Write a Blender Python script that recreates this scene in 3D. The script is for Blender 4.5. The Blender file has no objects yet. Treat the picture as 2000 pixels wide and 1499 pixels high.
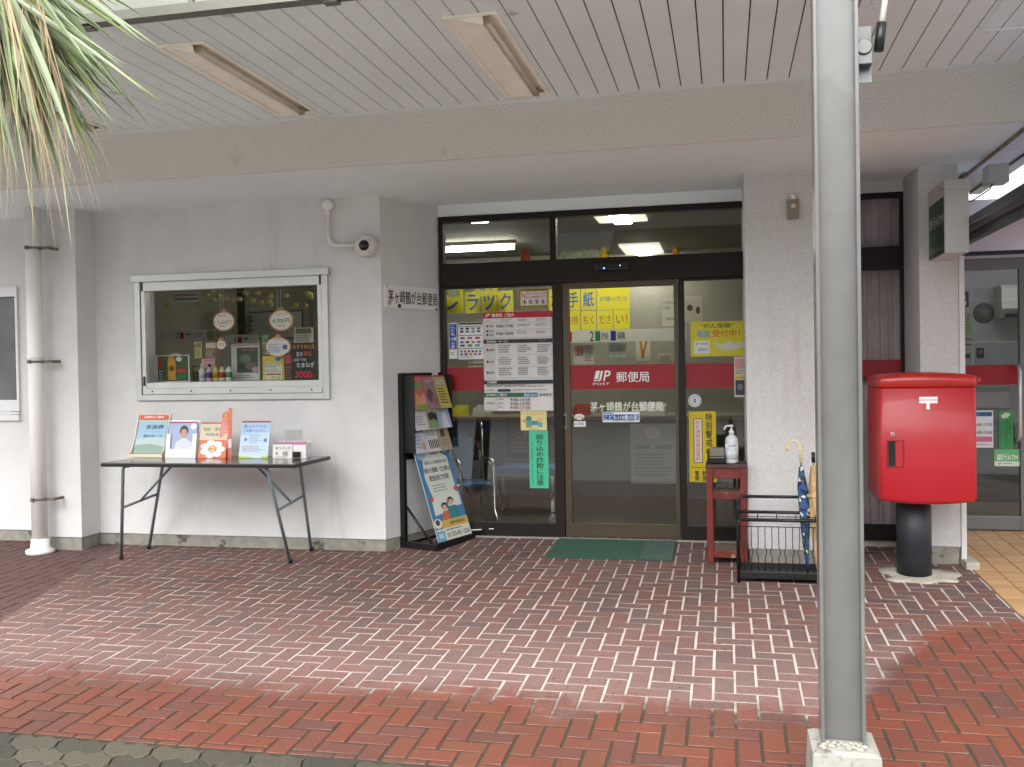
import bpy, bmesh, math, random
from mathutils import Vector, Matrix
random.seed(7)
S = bpy.context.scene
COL = S.collection
# ---------------------------------------------------------------- camera
FOC, EYE = 1860.0, 1.394          # focal length in photo pixels (2000 wide), eye height
ay = Vector((417, 34.5, FOC)).normalized()
az = Vector((-.0165, 1, 0)); az.z = -(az.x*ay.x+az.y*ay.y)/ay.z; az.normalize()
ax = -ay.cross(az)
if ax.x < 0: ax = -ax
def ray(px, py):
    c = Vector(((px-1000)/FOC, (749.5-py)/FOC, 1))
    return Vector((ax.dot(c), ay.dot(c), az.dot(c)))
def P(px, py, Y):                 # point of the vertical plane Y that photo pixel (px,py) looks at
    d = ray(px, py); t = Y/d.y
    return Vector((d.x*t, Y, EYE+d.z*t))
def PZ(px, py, Z):
    d = ray(px, py); t = (Z-EYE)/d.z
    return Vector((d.x*t, d.y*t, Z))
def PX(px, py, X):
    d = ray(px, py); t = X/d.x
    return Vector((X, d.y*t, EYE+d.z*t))
cam = bpy.data.cameras.new('camera'); camo = bpy.data.objects.new('camera', cam); COL.objects.link(camo)
cam.sensor_width = 36; cam.lens = FOC/2000*36; cam.clip_end = 500; cam.clip_start = .05
right = Vector((ax.x, ay.x, az.x)); up = Vector((ax.y, ay.y, az.y)); fwd = Vector((ax.z, ay.z, az.z))
m3 = Matrix((right, up, -fwd)).transposed()
camo.matrix_world = Matrix.Translation((0, 0, EYE)) @ m3.to_4x4()
S.camera = camo
# ---------------------------------------------------------------- world, sun, exposure
W = bpy.data.worlds.new('World'); S.world = W; W.use_nodes = True
nt = W.node_tree; bg = nt.nodes['Background']
sky = nt.nodes.new('ShaderNodeTexSky'); sky.sky_type = 'NISHITA'; sky.sun_disc = False
SUN_EL, SUN_ROT = math.radians(46), math.radians(188)
sky.sun_elevation = SUN_EL; sky.sun_rotation = SUN_ROT; sky.dust_density = 4; sky.air_density = 1
hs = nt.nodes.new('ShaderNodeHueSaturation'); hs.inputs['Saturation'].default_value = .12   # cloud cover greys the sky
nt.links.new(sky.outputs[0], hs.inputs['Color']); nt.links.new(hs.outputs[0], bg.inputs[0])
bg.inputs[1].default_value = .15
sl = bpy.data.lights.new('sun', 'SUN'); sl.energy = .5; sl.angle = math.radians(80); sl.color = (1, .97, .93)
so = bpy.data.objects.new('sun', sl); COL.objects.link(so)
sd = Vector((math.sin(SUN_ROT)*math.cos(SUN_EL), math.cos(SUN_ROT)*math.cos(SUN_EL), math.sin(SUN_EL)))
so.rotation_euler = sd.to_track_quat('Z', 'Y').to_euler()
S.view_settings.view_transform = 'Standard'; S.view_settings.look = 'None'; S.view_settings.gamma = 1
S.view_settings.exposure = 1.5
# ---------------------------------------------------------------- materials
def lin(h):
    if not isinstance(h, str): return tuple(h)
    h = h.lstrip('#'); v = [int(h[i:i+2], 16)/255 for i in (0, 2, 4)]
    return tuple(c/12.92 if c <= .04045 else ((c+.055)/1.055)**2.4 for c in v)
MC = {}
def mat(name, col, rough=.55, metal=0, var=.06, vs=6., bump=0, bs=60., spec=.5, stain=None, emit=0, coat=0, clip=None):
    if name in MC: return MC[name]
    m = bpy.data.materials.new(name); m.use_nodes = True; MC[name] = m
    n = m.node_tree.nodes; l = m.node_tree.links; b = n['Principled BSDF']
    c = lin(col)
    b.inputs['Base Color'].default_value = (*c, 1); b.inputs['Roughness'].default_value = rough
    b.inputs['Metallic'].default_value = metal; b.inputs['Specular IOR Level'].default_value = spec
    if coat: b.inputs['Coat Weight'].default_value = coat
    tc = n.new('ShaderNodeTexCoord')
    if var:
        nz = n.new('ShaderNodeTexNoise'); nz.inputs['Scale'].default_value = vs; nz.inputs['Detail'].default_value = 6
        l.new(tc.outputs['Object'], nz.inputs['Vector'])
        mr = n.new('ShaderNodeMapRange'); mr.inputs[1].default_value = .3; mr.inputs[2].default_value = .7
        mr.inputs[3].default_value = 1-var*1.6; mr.inputs[4].default_value = 1+var
        l.new(nz.outputs[0], mr.inputs[0])
        mx = n.new('ShaderNodeMix'); mx.data_type = 'RGBA'; mx.blend_type = 'MULTIPLY'; mx.inputs[0].default_value = 1
        mx.inputs[6].default_value = (*c, 1); l.new(mr.outputs[0], mx.inputs[7])
        out = mx.outputs[2]
        if stain:                  # (colour, scale x, scale z, low, high): patches of dirt with a shape of their own
            sc, sx, sz, lo, hi = stain
            mp = n.new('ShaderNodeMapping'); mp.inputs['Scale'].default_value = (sx, sx, sz); l.new(tc.outputs['Object'], mp.inputs[0])
            n2 = n.new('ShaderNodeTexNoise'); n2.inputs['Scale'].default_value = 1; n2.inputs['Detail'].default_value = 8; n2.inputs['Roughness'].default_value = .65
            l.new(mp.outputs[0], n2.inputs['Vector'])
            r2 = n.new('ShaderNodeMapRange'); r2.inputs[1].default_value = lo; r2.inputs[2].default_value = hi; l.new(n2.outputs[0], r2.inputs[0])
            m2 = n.new('ShaderNodeMix'); m2.data_type = 'RGBA'; l.new(r2.outputs[0], m2.inputs[0]); l.new(out, m2.inputs[6])
            m2.inputs[7].default_value = (*lin(sc), 1); out = m2.outputs[2]
        l.new(out, b.inputs['Base Color'])
    if bump:
        nb = n.new('ShaderNodeTexNoise'); nb.inputs['Scale'].default_value = bs; nb.inputs['Detail'].default_value = 4
        l.new(tc.outputs['Object'], nb.inputs['Vector'])
        bp = n.new('ShaderNodeBump'); bp.inputs['Strength'].default_value = bump; bp.inputs['Distance'].default_value = .01
        l.new(nb.outputs[0], bp.inputs['Height']); l.new(bp.outputs[0], b.inputs['Normal'])
    if emit:
        b.inputs['Emission Color'].default_value = (*c, 1); b.inputs['Emission Strength'].default_value = emit
    return m
def ink(h, k=.88):                 # printed colour
    c = tuple(v*k for v in lin(h))
    return mat('print '+h, c, .45, var=.03, vs=3)
def glass(name, tint, k=1.0, rough=0.0):
    m = bpy.data.materials.new(name); m.use_nodes = True; MC[name] = m
    n = m.node_tree.nodes; l = m.node_tree.links; n.remove(n['Principled BSDF'])
    t = n.new('ShaderNodeBsdfTransparent'); t.inputs[0].default_value = (*tint, 1)
    g = n.new('ShaderNodeBsdfGlossy'); g.inputs['Roughness'].default_value = rough; g.inputs[0].default_value = (1, 1, 1, 1)
    f = n.new('ShaderNodeFresnel'); f.inputs[0].default_value = 1.5
    ml = n.new('ShaderNodeMath'); ml.operation = 'MULTIPLY'; ml.use_clamp = True; ml.inputs[1].default_value = k; l.new(f.outputs[0], ml.inputs[0])
    x = n.new('ShaderNodeMixShader'); l.new(ml.outputs[0], x.inputs[0]); l.new(t.outputs[0], x.inputs[1]); l.new(g.outputs[0], x.inputs[2])
    l.new(x.outputs[0], n['Material Output'].inputs[0])
    return m
def frosted(name, col):
    m = bpy.data.materials.new(name); m.use_nodes = True; n = m.node_tree.nodes; l = m.node_tree.links; n.remove(n['Principled BSDF'])
    d = n.new('ShaderNodeBsdfDiffuse'); t = n.new('ShaderNodeBsdfTranslucent'); x = n.new('ShaderNodeMixShader'); x.inputs[0].default_value = .45
    for q in (d, t): q.inputs[0].default_value = (*lin(col), 1)
    l.new(d.outputs[0], x.inputs[1]); l.new(t.outputs[0], x.inputs[2]); l.new(x.outputs[0], n['Material Output'].inputs[0]); return m
STUCCO = mat('white stucco', '#d7d7d6', .8, var=.035, vs=5, bump=.5, bs=75, stain=('#b2aaa4', 2.6, .5, .60, .86))
COLUMN = mat('sprayed stone coat', '#d0d0cf', .85, var=.08, vs=90, bump=.7, bs=100, stain=('#ada099', 3.5, .7, .6, .85))
BEAM = mat('exposed aggregate', '#dfdcd5', .95, var=.17, vs=120, bump=.7, bs=110, stain=('#a49c92', 1.5, 1.5, .62, .85))
PLINTH = mat('bare concrete', '#908d83', .9, var=.14, vs=14, bump=.3, bs=60, stain=('#5a544b', 5, 6, .57, .62))
SOFFIT = mat('painted soffit board', '#ecf5f6', .7, var=.03, vs=1.2, stain=('#c2b6b2', 1.2, 1.2, .63, .85))
BOARD = mat('painted ceiling board', '#e9f3f4', .55, var=.03, vs=1.5, stain=('#9c8e84', 3.2, 3.2, .655, .75))
VOID = mat('dark gap', '#2a2522', .9, var=0)
BRONZE = mat('bronze anodised aluminium', '#211b18', .45, 0, var=.05, spec=.3)
ALU = mat('silver aluminium', '#c6c8c6', .35, .55, var=.04)
ALUW = mat('white aluminium', '#d8d9d8', .4, .1, var=.03)
ALUG = mat('grey aluminium', '#77777a', .38, .6, var=.04)
GLASS = glass('window glass', (.90, .92, .90), 1.0)
GLASSC = glass('curtain window glass', (.9, .88, .87), .7)
RED = mat('red film', '#960f20', .35, var=.02)
WHITE = ink('#ffffff', .85)
BLACKM = mat('black painted steel', '#131313', .38, .1, var=.1, vs=20)
GREYP = mat('grey enamelled steel', '#7d8a92', .35, .3, var=.06, vs=20)
STEEL = mat('painted steel post', '#6d6d6b', .32, .15, var=.06, vs=9, bump=.05, bs=30, stain=('#85837b', 26, 2.2, .60, .74), coat=.25)
CHROME = mat('chrome', '#d8d8d8', .12, 1, var=0)
CEMENT = mat('white cement', '#aaa69a', .95, var=.12, vs=12, bump=.5, bs=50, stain=('#8e897c', 7, 7, .55, .7))
PVC = mat('white pipe', '#ebe9e5', .4, var=.05, vs=3, stain=('#b5ada2', 6, 1, .65, .85))
PINK = mat('interior wall', '#a5a398', .8, var=.03)
# ---------------------------------------------------------------- mesh helpers
class MB:
    def __init__(s): s.bm = bmesh.new(); s.mi = 0
    def _f(s, vs):
        try:
            f = s.bm.faces.new(vs); f.material_index = s.mi; return f
        except ValueError: return None
    def box(s, x0, x1, y0, y1, z0, z1, bev=0, M=None):
        x0, x1 = min(x0, x1), max(x0, x1); y0, y1 = min(y0, y1), max(y0, y1); z0, z1 = min(z0, z1), max(z0, z1)
        r = bmesh.ops.create_cube(s.bm, size=1)
        vs = r['verts']
        for v in vs:
            v.co = Vector(((x0+x1)/2+v.co.x*(x1-x0), (y0+y1)/2+v.co.y*(y1-y0), (z0+z1)/2+v.co.z*(z1-z0)))
        fs = set(f for v in vs for f in v.link_faces)
        for f in fs: f.material_index = s.mi
        if bev:
            es = list(set(e for v in vs for e in v.link_edges))
            rb = bmesh.ops.bevel(s.bm, geom=es, offset=bev, segments=2, affect='EDGES', profile=.6)
            for f in rb['faces']: f.material_index = s.mi
            vs = list(set(v for f in rb['faces'] for v in f.verts) | set(v for v in vs if v.is_valid))
        if M is not None:
            for v in vs: v.co = M @ v.co
        return s
    def tube(s, pts, r, n=10, cap=True, r2=None):
        pts = [Vector(p) for p in pts]; rings = []
        u0 = None
        for i, p in enumerate(pts):
            a = pts[max(i-1, 0)]; b = pts[min(i+1, len(pts)-1)]
            t = (b-a).normalized()
            if u0 is None:
                u0 = t.orthogonal().normalized()
            else:
                u0 = (u0-t*u0.dot(t)).normalized()
            w = t.cross(u0)
            rr = r[i] if isinstance(r, (list, tuple)) else r
            rings.append([s.bm.verts.new(p+(u0*math.cos(2*math.pi*k/n)+w*math.sin(2*math.pi*k/n))*rr) for k in range(n)])
        for A, B in zip(rings, rings[1:]):
            for k in range(n):
                f = s._f((A[k], A[(k+1) % n], B[(k+1) % n], B[k]))
                if f: f.smooth = True
        if cap:
            s._f(list(reversed(rings[0]))); s._f(rings[-1])
        return s
    def lathe(s, prof, c=(0, 0, 0), n=24, M=None):
        c = Vector(c); rings = []
        for r, z in prof:
            ring = []
            for k in range(n):
                p = Vector((max(r, 1e-4)*math.cos(2*math.pi*k/n), max(r, 1e-4)*math.sin(2*math.pi*k/n), z))
                if M is not None: p = M @ p
                ring.append(s.bm.verts.new(p+c))
            rings.append(ring)
        for A, B in zip(rings, rings[1:]):
            for k in range(n):
                f = s._f((A[k], A[(k+1) % n], B[(k+1) % n], B[k]))
                if f: f.smooth = True
        s._f(list(reversed(rings[0]))); s._f(rings[-1])
        return s
    def loops(s, L, smooth=True, close=True):
        R = [[s.bm.verts.new(Vector(p)) for p in lp] for lp in L]
        n = len(R[0])
        for A, B in zip(R, R[1:]):
            for k in range(n):
                f = s._f((A[k], A[(k+1) % n], B[(k+1) % n], B[k]))
                if f: f.smooth = smooth
        if close:
            s._f(list(reversed(R[0]))); s._f(R[-1])
        return s
    def prism(s, poly, d):         # poly: list of 3D points, d: extrusion vector
        d = Vector(d)
        A = [s.bm.verts.new(Vector(p)) for p in poly]; B = [s.bm.verts.new(Vector(p)+d) for p in poly]
        n = len(A)
        s._f(A); s._f(list(reversed(B)))
        for k in range(n): s._f((A[k], B[k], B[(k+1) % n], A[(k+1) % n]))
        return s
    def face(s, pts): s._f([s.bm.verts.new(Vector(p)) for p in pts]); return s
    def build(s, name, mats, parent=None, smooth_angle=None, norm=True):
        if norm: bmesh.ops.recalc_face_normals(s.bm, faces=s.bm.faces)
        me = bpy.data.meshes.new(name); s.bm.to_mesh(me); s.bm.free()
        for m in (mats if isinstance(mats, (list, tuple)) else [mats]): me.materials.append(m)
        o = bpy.data.objects.new(name, me); COL.objects.link(o)
        if parent is not None: o.parent = parent
        return o
def tag(o, label=None, cat=None, group=None, kind=None):
    for k, v in (('label', label), ('category', cat), ('group', group), ('kind', kind)):
        if v: o[k] = v
    return o
def thing(name, label, cat, loc=(0, 0, 0), rot=(0, 0, 0), group=None):
    o = bpy.data.objects.new(name, None); COL.objects.link(o); o.empty_display_size = .1
    o.location = loc; o.rotation_euler = rot
    return tag(o, label, cat, group)
def bx(name, m, parent, *a, bev=0): return MB().box(*a, bev=bev).build(name, m, parent)
TC = {}
def text_mesh(body, bold=0., vert=False):
    key = (body, bold, vert)
    if key in TC: return TC[key]
    c = bpy.data.curves.new('t', 'FONT'); c.body = '\n'.join(body) if vert else body
    c.resolution_u = 2
    if vert: c.align_x = 'CENTER'; c.space_line = 1.0
    o = bpy.data.objects.new('t', c); COL.objects.link(o)
    dg = bpy.context.evaluated_depsgraph_get()
    me = bpy.data.meshes.new_from_object(o.evaluated_get(dg))
    vs = [(v.co.x, v.co.y) for v in me.vertices]; fs = [tuple(p.vertices) for p in me.polygons]
    bpy.data.objects.remove(o); bpy.data.meshes.remove(me); bpy.data.curves.remove(c)
    TC[key] = (vs, fs); return TC[key]
def add_text(bm, body, x0, z0, x1, z1, y, mi, bold=.012, vert=False, keep=False, slant=0):
    vs, fs = text_mesh(body, 0, vert)
    if not vs: return
    a0 = min(v[0] for v in vs); a1 = max(v[0] for v in vs); b0 = min(v[1] for v in vs); b1 = max(v[1] for v in vs)
    sx = (x1-x0)/max(a1-a0, 1e-6); sz = (z1-z0)/max(b1-b0, 1e-6)
    bo = min(bold, .022)*.5
    for q, (ox, oz) in enumerate(((0, 0),) if not bo else ((-bo, -bo), (bo, bo), (-bo, bo), (bo, -bo))):
        nv = [bm.verts.new((x0+(v[0]-a0+ox)*sx+slant*(v[1]-b0)*sz, y-q*.00004, z0+(v[1]-b0+oz)*sz)) for v in vs]
        for f in fs:
            try:
                F = bm.faces.new([nv[i] for i in f]); F.material_index = mi
            except ValueError: pass
# card items, coordinates 0..1 from the top left corner
def Rr(x0, y0, x1, y1, c): return ('r', x0, y0, x1, y1, c)
def Tx(t, x0, y0, x1, y1, c, v=False, b=.012, sl=0): return ('t', t, x0, y0, x1, y1, c, v, b, sl)
def Bb(x0, y0, x1, y1, n, c): return ('b', x0, y0, x1, y1, n, c)
def El(cx, cy, rx, ry, c): return ('e', cx, cy, rx, ry, c)
def Gg(pts, c): return ('g', pts, c)
def prints(parent, w, h, items, y=0.0, names=('printed_panel', 'lettering')):
    A, B = bmesh.new(), bmesh.new(); ma, mb = [], []
    def slot(L, c):
        m = ink(c) if isinstance(c, str) else c
        if m not in L: L.append(m)
        return L.index(m)
    lay = 0
    for it in items:
        lay += 1; yy = y-.0006-.00025*lay
        if it[0] in 'rbeg':
            i = slot(ma, it[-1])
            if it[0] == 'r': polys = [[(it[1], it[2]), (it[3], it[2]), (it[3], it[4]), (it[1], it[4])]]
            elif it[0] == 'g': polys = [it[1]]
            elif it[0] == 'e': polys = [[(it[1]+it[3]*math.cos(k*math.pi/14), it[2]+it[4]*math.sin(k*math.pi/14)) for k in range(28)]]
            else:
                _, x0, y0, x1, y1, n, _c = it; polys = []
                st = (y1-y0)/n
                for k in range(n):
                    e = x1-(x1-x0)*random.random()*.35; xa = x0
                    while xa < e-.01:
                        xb = min(e, xa+(x1-x0)*random.uniform(.08, .25))
                        polys.append([(xa, y0+st*k), (xb, y0+st*k), (xb, y0+st*(k+.42)), (xa, y0+st*(k+.42))])
                        xa = xb+(x1-x0)*.025
            for pl in polys:
                f = A.faces.new([A.verts.new((p[0]*w, yy, (1-p[1])*h)) for p in pl]); f.material_index = i
                f.normal_update()
                if f.normal.y > 0: f.normal_flip()
        else:
            _, t, x0, y0, x1, y1, c, v, b, sl = it
            add_text(B, t, x0*w, (1-y1)*h, x1*w, (1-y0)*h, yy, slot(mb, c), b, v, slant=sl)
    for bm, ms, nm in ((A, ma, names[0]), (B, mb, names[1])):
        if len(bm.faces):
            me = bpy.data.meshes.new(nm); bm.to_mesh(me)
            for m in ms: me.materials.append(m)
            o = bpy.data.objects.new(nm, me); COL.objects.link(o); o.parent = parent
        bm.free()
def card(name, label, cat, loc, w, h, items, base='#ffffff', rot=(0, 0, 0), t=.003, group=None, bev=0):
    m = base if not isinstance(base, str) else ink(base)
    o = MB().box(0, w, 0, t, 0, h, bev=bev).build(name, m); o.location = loc; o.rotation_euler = rot
    tag(o, label, cat, group); prints(o, w, h, items); return o
def cardpx(name, label, cat, box, Y, items, base='#ffffff', t=.003, group=None, bev=0):
    x0, y0, x1, y1 = box
    a = P(x0, (y0+y1)/2, Y); b = P(x1, (y0+y1)/2, Y); c = P((x0+x1)/2, y0, Y); d = P((x0+x1)/2, y1, Y)
    return card(name, label, cat, (a.x, Y, d.z), b.x-a.x, c.z-d.z, items, base, t=t, group=group, bev=bev)
def xr(x0, x1, y, Y): return P(x0, y, Y).x, P(x1, y, Y).x
def zr(x, y0, y1, Y): return P(x, y1, Y).z, P(x, y0, Y).z
def pbox(mb, box, Y0, Y1, bev=0):   # a box whose front face (plane Y0) covers the given photo rectangle
    x0, y0, x1, y1 = box; my = (y0+y1)/2; mx = (x0+x1)/2
    a, b = xr(x0, x1, my, Y0); c, d = zr(mx, y0, y1, Y0)
    mb.box(a, b, Y0, Y1, c, d, bev=bev); return (a, b, c, d)
# ---------------------------------------------------------------- levels and planes
YDOOR, YWALL, YCOL, YPIL, YCURT = 7.76, 7.08, 7.06, 7.16, 7.74
FS, FY = .039, 7.796
def fz(Y): return FS*(min(max(Y, 2.2), 9.5)-FY)
ZS, ZC = 2.77, 3.10                 # soffit, canopy ceiling
# ---------------------------------------------------------------- ground
def wet_nodes(n, l):                # 0 dry .. 1 rained on: the strip beyond the canopy's shelter, with a ragged edge
    g = n.new('ShaderNodeNewGeometry'); sp = n.new('ShaderNodeSeparateXYZ'); l.new(g.outputs['Position'], sp.inputs[0])
    nz = n.new('ShaderNodeTexNoise'); nz.inputs['Scale'].default_value = 3.2; nz.inputs['Detail'].default_value = 12; nz.inputs['Roughness'].default_value = .82
    l.new(g.outputs['Position'], nz.inputs['Vector'])
    a = n.new('ShaderNodeMapRange'); a.interpolation_type = 'SMOOTHSTEP'
    for i, v in ((1, .3), (2, 1.35), (3, 4.30), (4, 5.8)): a.inputs[i].default_value = v
    l.new(sp.outputs[0], a.inputs[0])
    b = n.new('ShaderNodeMath'); b.operation = 'SUBTRACT'; l.new(a.outputs[0], b.inputs[0]); l.new(sp.outputs[1], b.inputs[1])
    c = n.new('ShaderNodeMath'); c.operation = 'MULTIPLY_ADD'; c.inputs[1].default_value = 1.15; c.inputs[2].default_value = -.575; l.new(nz.outputs[0], c.inputs[0])
    d = n.new('ShaderNodeMath'); d.operation = 'ADD'; l.new(b.outputs[0], d.inputs[0]); l.new(c.outputs[0], d.inputs[1])
    e = n.new('ShaderNodeMapRange'); e.interpolation_type = 'SMOOTHSTEP'; e.inputs[1].default_value = -.22; e.inputs[2].default_value = .17; l.new(d.outputs[0], e.inputs[0])
    return e.outputs[0], sp
def old_nodes(n, l, sp):            # the older, dark-jointed corner on the left
    a = n.new('ShaderNodeMath'); a.operation = 'MULTIPLY_ADD'; a.inputs[1].default_value = .29; a.inputs[2].default_value = 0; l.new(sp.outputs[1], a.inputs[0])
    b = n.new('ShaderNodeMath'); b.operation = 'ADD'; l.new(sp.outputs[0], b.inputs[0]); l.new(a.outputs[0], b.inputs[1])
    c = n.new('ShaderNodeMapRange'); c.inputs[1].default_value = -2.91; c.inputs[2].default_value = -2.97; c.inputs[3].default_value = 0; c.inputs[4].default_value = 1
    l.new(b.outputs[0], c.inputs[0])
    return c.outputs[0]
def mixc(n, l, f, a, b):
    x = n.new('ShaderNodeMix'); x.data_type = 'RGBA'
    if isinstance(f, (int, float)): x.inputs[0].default_value = f
    else: l.new(f, x.inputs[0])
    for s, i in ((a, 6), (b, 7)):
        if isinstance(s, tuple): x.inputs[i].default_value = (*s, 1)
        else: l.new(s, x.inputs[i])
    return x.outputs[2]
def ramp(n, l, src, stops):
    r = n.new('ShaderNodeValToRGB'); l.new(src, r.inputs[0])
    while len(r.color_ramp.elements) < len(stops): r.color_ramp.elements.new(.5)
    for e, (p, c) in zip(r.color_ramp.elements, stops): e.position = p; e.color = (*c, 1)
    return r.outputs[0]
def brick_mat():
    m = bpy.data.materials.new('paving brick'); m.use_nodes = True; n = m.node_tree.nodes; l = m.node_tree.links; b = n['Principled BSDF']
    wet, sp = wet_nodes(n, l); old = old_nodes(n, l, sp)
    g = n.new('ShaderNodeNewGeometry')
    dry = ramp(n, l, g.outputs['Random Per Island'], [(0, lin('#685551')), (.35, lin('#6e5550')), (.6, lin('#73534c')), (.85, lin('#695855')), (1, lin('#5e4e4b'))])
    wt = ramp(n, l, g.outputs['Random Per Island'], [(0, lin('#764738')), (.3, lin('#7f4b38')), (.55, lin('#824534')), (.8, lin('#77463b')), (1, lin('#67453f'))])
    nz = n.new('ShaderNodeTexNoise'); nz.inputs['Scale'].default_value = 130; nz.inputs['Detail'].default_value = 5; nz.inputs['Roughness'].default_value = .7; l.new(g.outputs['Position'], nz.inputs['Vector'])
    n2 = n.new('ShaderNodeTexNoise'); n2.inputs['Scale'].default_value = 1.1; n2.inputs['Detail'].default_value = 8; l.new(g.outputs['Position'], n2.inputs['Vector'])
    # lime bloom on the dry bricks, strongest along the drip line
    yb = n.new('ShaderNodeMapRange'); yb.interpolation_type = 'SMOOTHSTEP'
    for i, v in ((1, 6.2), (2, 4.4), (3, .0), (4, .36)): yb.inputs[i].default_value = v
    l.new(sp.outputs[1], yb.inputs[0])
    bl = n.new('ShaderNodeMath'); bl.operation = 'MULTIPLY'; l.new(yb.outputs[0], bl.inputs[0])
    b2 = n.new('ShaderNodeMapRange'); b2.inputs[1].default_value = .3; b2.inputs[2].default_value = .65; b2.inputs[3].default_value = .35; b2.inputs[4].default_value = 1; l.new(n2.outputs[0], b2.inputs[0]); l.new(b2.outputs[0], bl.inputs[1])
    dry = mixc(n, l, bl.outputs[0], dry, lin('#c4a29b'))
    dry = mixc(n, l, old, dry, lin('#66504e'))
    n3 = n.new('ShaderNodeTexNoise'); n3.inputs['Scale'].default_value = 34; n3.inputs['Detail'].default_value = 3; l.new(g.outputs['Position'], n3.inputs['Vector'])
    n4 = n.new('ShaderNodeTexNoise'); n4.inputs['Scale'].default_value = .9; n4.inputs['Detail'].default_value = 4; l.new(g.outputs['Position'], n4.inputs['Vector'])
    dm = n.new('ShaderNodeMath'); dm.operation = 'MULTIPLY_ADD'; dm.inputs[1].default_value = .55; l.new(n4.outputs[0], dm.inputs[0]); l.new(n3.outputs[0], dm.inputs[2])
    dr_ = n.new('ShaderNodeMapRange'); dr_.inputs[1].default_value = .97; dr_.inputs[2].default_value = 1.0; dr_.inputs[4].default_value = .75; l.new(dm.outputs[0], dr_.inputs[0])
    dry = mixc(n, l, dr_.outputs[0], dry, lin('#4a2f2c'))
    col = mixc(n, l, wet, dry, wt)
    dd = n.new('ShaderNodeMapRange'); dd.inputs[1].default_value = .42; dd.inputs[2].default_value = .7; dd.inputs[3].default_value = 0; dd.inputs[4].default_value = .38; l.new(n2.outputs[0], dd.inputs[0])
    col = mixc(n, l, dd.outputs[0], col, lin('#5e4640'))
    sr = n.new('ShaderNodeMapRange'); sr.inputs[3].default_value = .15; sr.inputs[4].default_value = .5; l.new(wet, sr.inputs[0]); l.new(sr.outputs[0], b.inputs['Specular IOR Level'])
    sp2 = n.new('ShaderNodeMapRange'); sp2.inputs[1].default_value = .35; sp2.inputs[2].default_value = .7; sp2.inputs[3].default_value = .62; sp2.inputs[4].default_value = 1.3; l.new(nz.outputs[0], sp2.inputs[0])
    x = n.new('ShaderNodeMix'); x.data_type = 'RGBA'; x.blend_type = 'MULTIPLY'; x.inputs[0].default_value = 1; l.new(col, x.inputs[6]); l.new(sp2.outputs[0], x.inputs[7])
    l.new(x.outputs[2], b.inputs['Base Color'])
    r = n.new('ShaderNodeMapRange'); r.inputs[3].default_value = .92; r.inputs[4].default_value = .34; l.new(wet, r.inputs[0]); l.new(r.outputs[0], b.inputs['Roughness'])
    bp = n.new('ShaderNodeBump'); bp.inputs['Strength'].default_value = .6; bp.inputs['Distance'].default_value = .004; l.new(nz.outputs[0], bp.inputs['Height']); l.new(bp.outputs[0], b.inputs['Normal'])
    return m
def joint_mat():
    m = bpy.data.materials.new('paving joints'); m.use_nodes = True; n = m.node_tree.nodes; l = m.node_tree.links; b = n['Principled BSDF']
    wet, sp = wet_nodes(n, l); old = old_nodes(n, l, sp)
    g = n.new('ShaderNodeNewGeometry')
    nz = n.new('ShaderNodeTexNoise'); nz.inputs['Scale'].default_value = 9; nz.inputs['Detail'].default_value = 8; l.new(g.outputs['Position'], nz.inputs['Vector'])
    c = ramp(n, l, nz.outputs[0], [(.2, lin('#948b83')), (.45, lin('#b9b0a8')), (.8, lin('#cbc3bb'))])
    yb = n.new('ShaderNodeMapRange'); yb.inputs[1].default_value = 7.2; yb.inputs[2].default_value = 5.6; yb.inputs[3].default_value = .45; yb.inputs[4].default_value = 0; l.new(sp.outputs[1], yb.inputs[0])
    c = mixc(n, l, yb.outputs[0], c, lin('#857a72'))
    c = mixc(n, l, old, c, lin('#2c2422'))
    c = mixc(n, l, wet, c, lin('#40382c'))
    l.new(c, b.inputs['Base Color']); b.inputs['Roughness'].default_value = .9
    return m
BX1, BY0, BY1, TX0, TY0 = 4.2, 3.58, 7.80, 1.63, 5.85
u, gp, bv = .1, .0125, .0025
mb = MB()
anc = (-.776, 4.517)                # a brick corner in the photograph
def brick(c0, r0, c1, r1):
    x0, x1 = anc[0]+c0*u+gp/2, anc[0]+c1*u-gp/2; y0, y1 = anc[1]+r0*u+gp/2, anc[1]+r1*u-gp/2
    rects = [(x0, x1, max(y0, BY0), min(y1, BY1))]
    if x1 > TX0 and y1 > TY0:
        rects = [(x0, min(x1, TX0), max(y0, BY0), min(y1, BY1))] if x0 < TX0-.02 else ([(x0, x1, y0, TY0)] if y0 < TY0-.02 else [])
    for a, b, c, d in rects:
        if b-a < .015 or d-c < .015 or b < -7 or a > BX1: continue
        dz = random.uniform(-.0012, .0012); tl = random.uniform(-.0008, .0008)
        jt = lambda: random.uniform(-.0014, .0014)
        a += jt(); b += jt(); c += jt(); d += jt(); q1, q2 = jt(), jt()
        lo = [(a, c+q1), (b, c+q2), (b, d+q2), (a, d+q1)]; hi = [(a+bv, c+bv+q1), (b-bv, c+bv+q2), (b-bv, d-bv+q2), (a+bv, d-bv+q1)]
        A = [(x, y, fz(y)-.012) for x, y in lo]; B = [(x, y, fz(y)-.002+dz) for x, y in lo]; C = [(x, y, fz(y)+dz+tl*(1 if x > a+bv else -1)) for x, y in hi]
        mb.loops([A, B, C], smooth=False)
rows = int((BY1-BY0)/u)+6
for j in range(-14, rows-10):
    for k in range(-30, 30):
        c = j+4*k
        if -65 < c < 55:
            brick(c, j, c+2, j+1); brick(c+3, j, c+4, j+2)
mb.build('brick_pavement', brick_mat(), norm=False)['kind'] = 'structure'
jm = joint_mat(); mb = MB()
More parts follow.
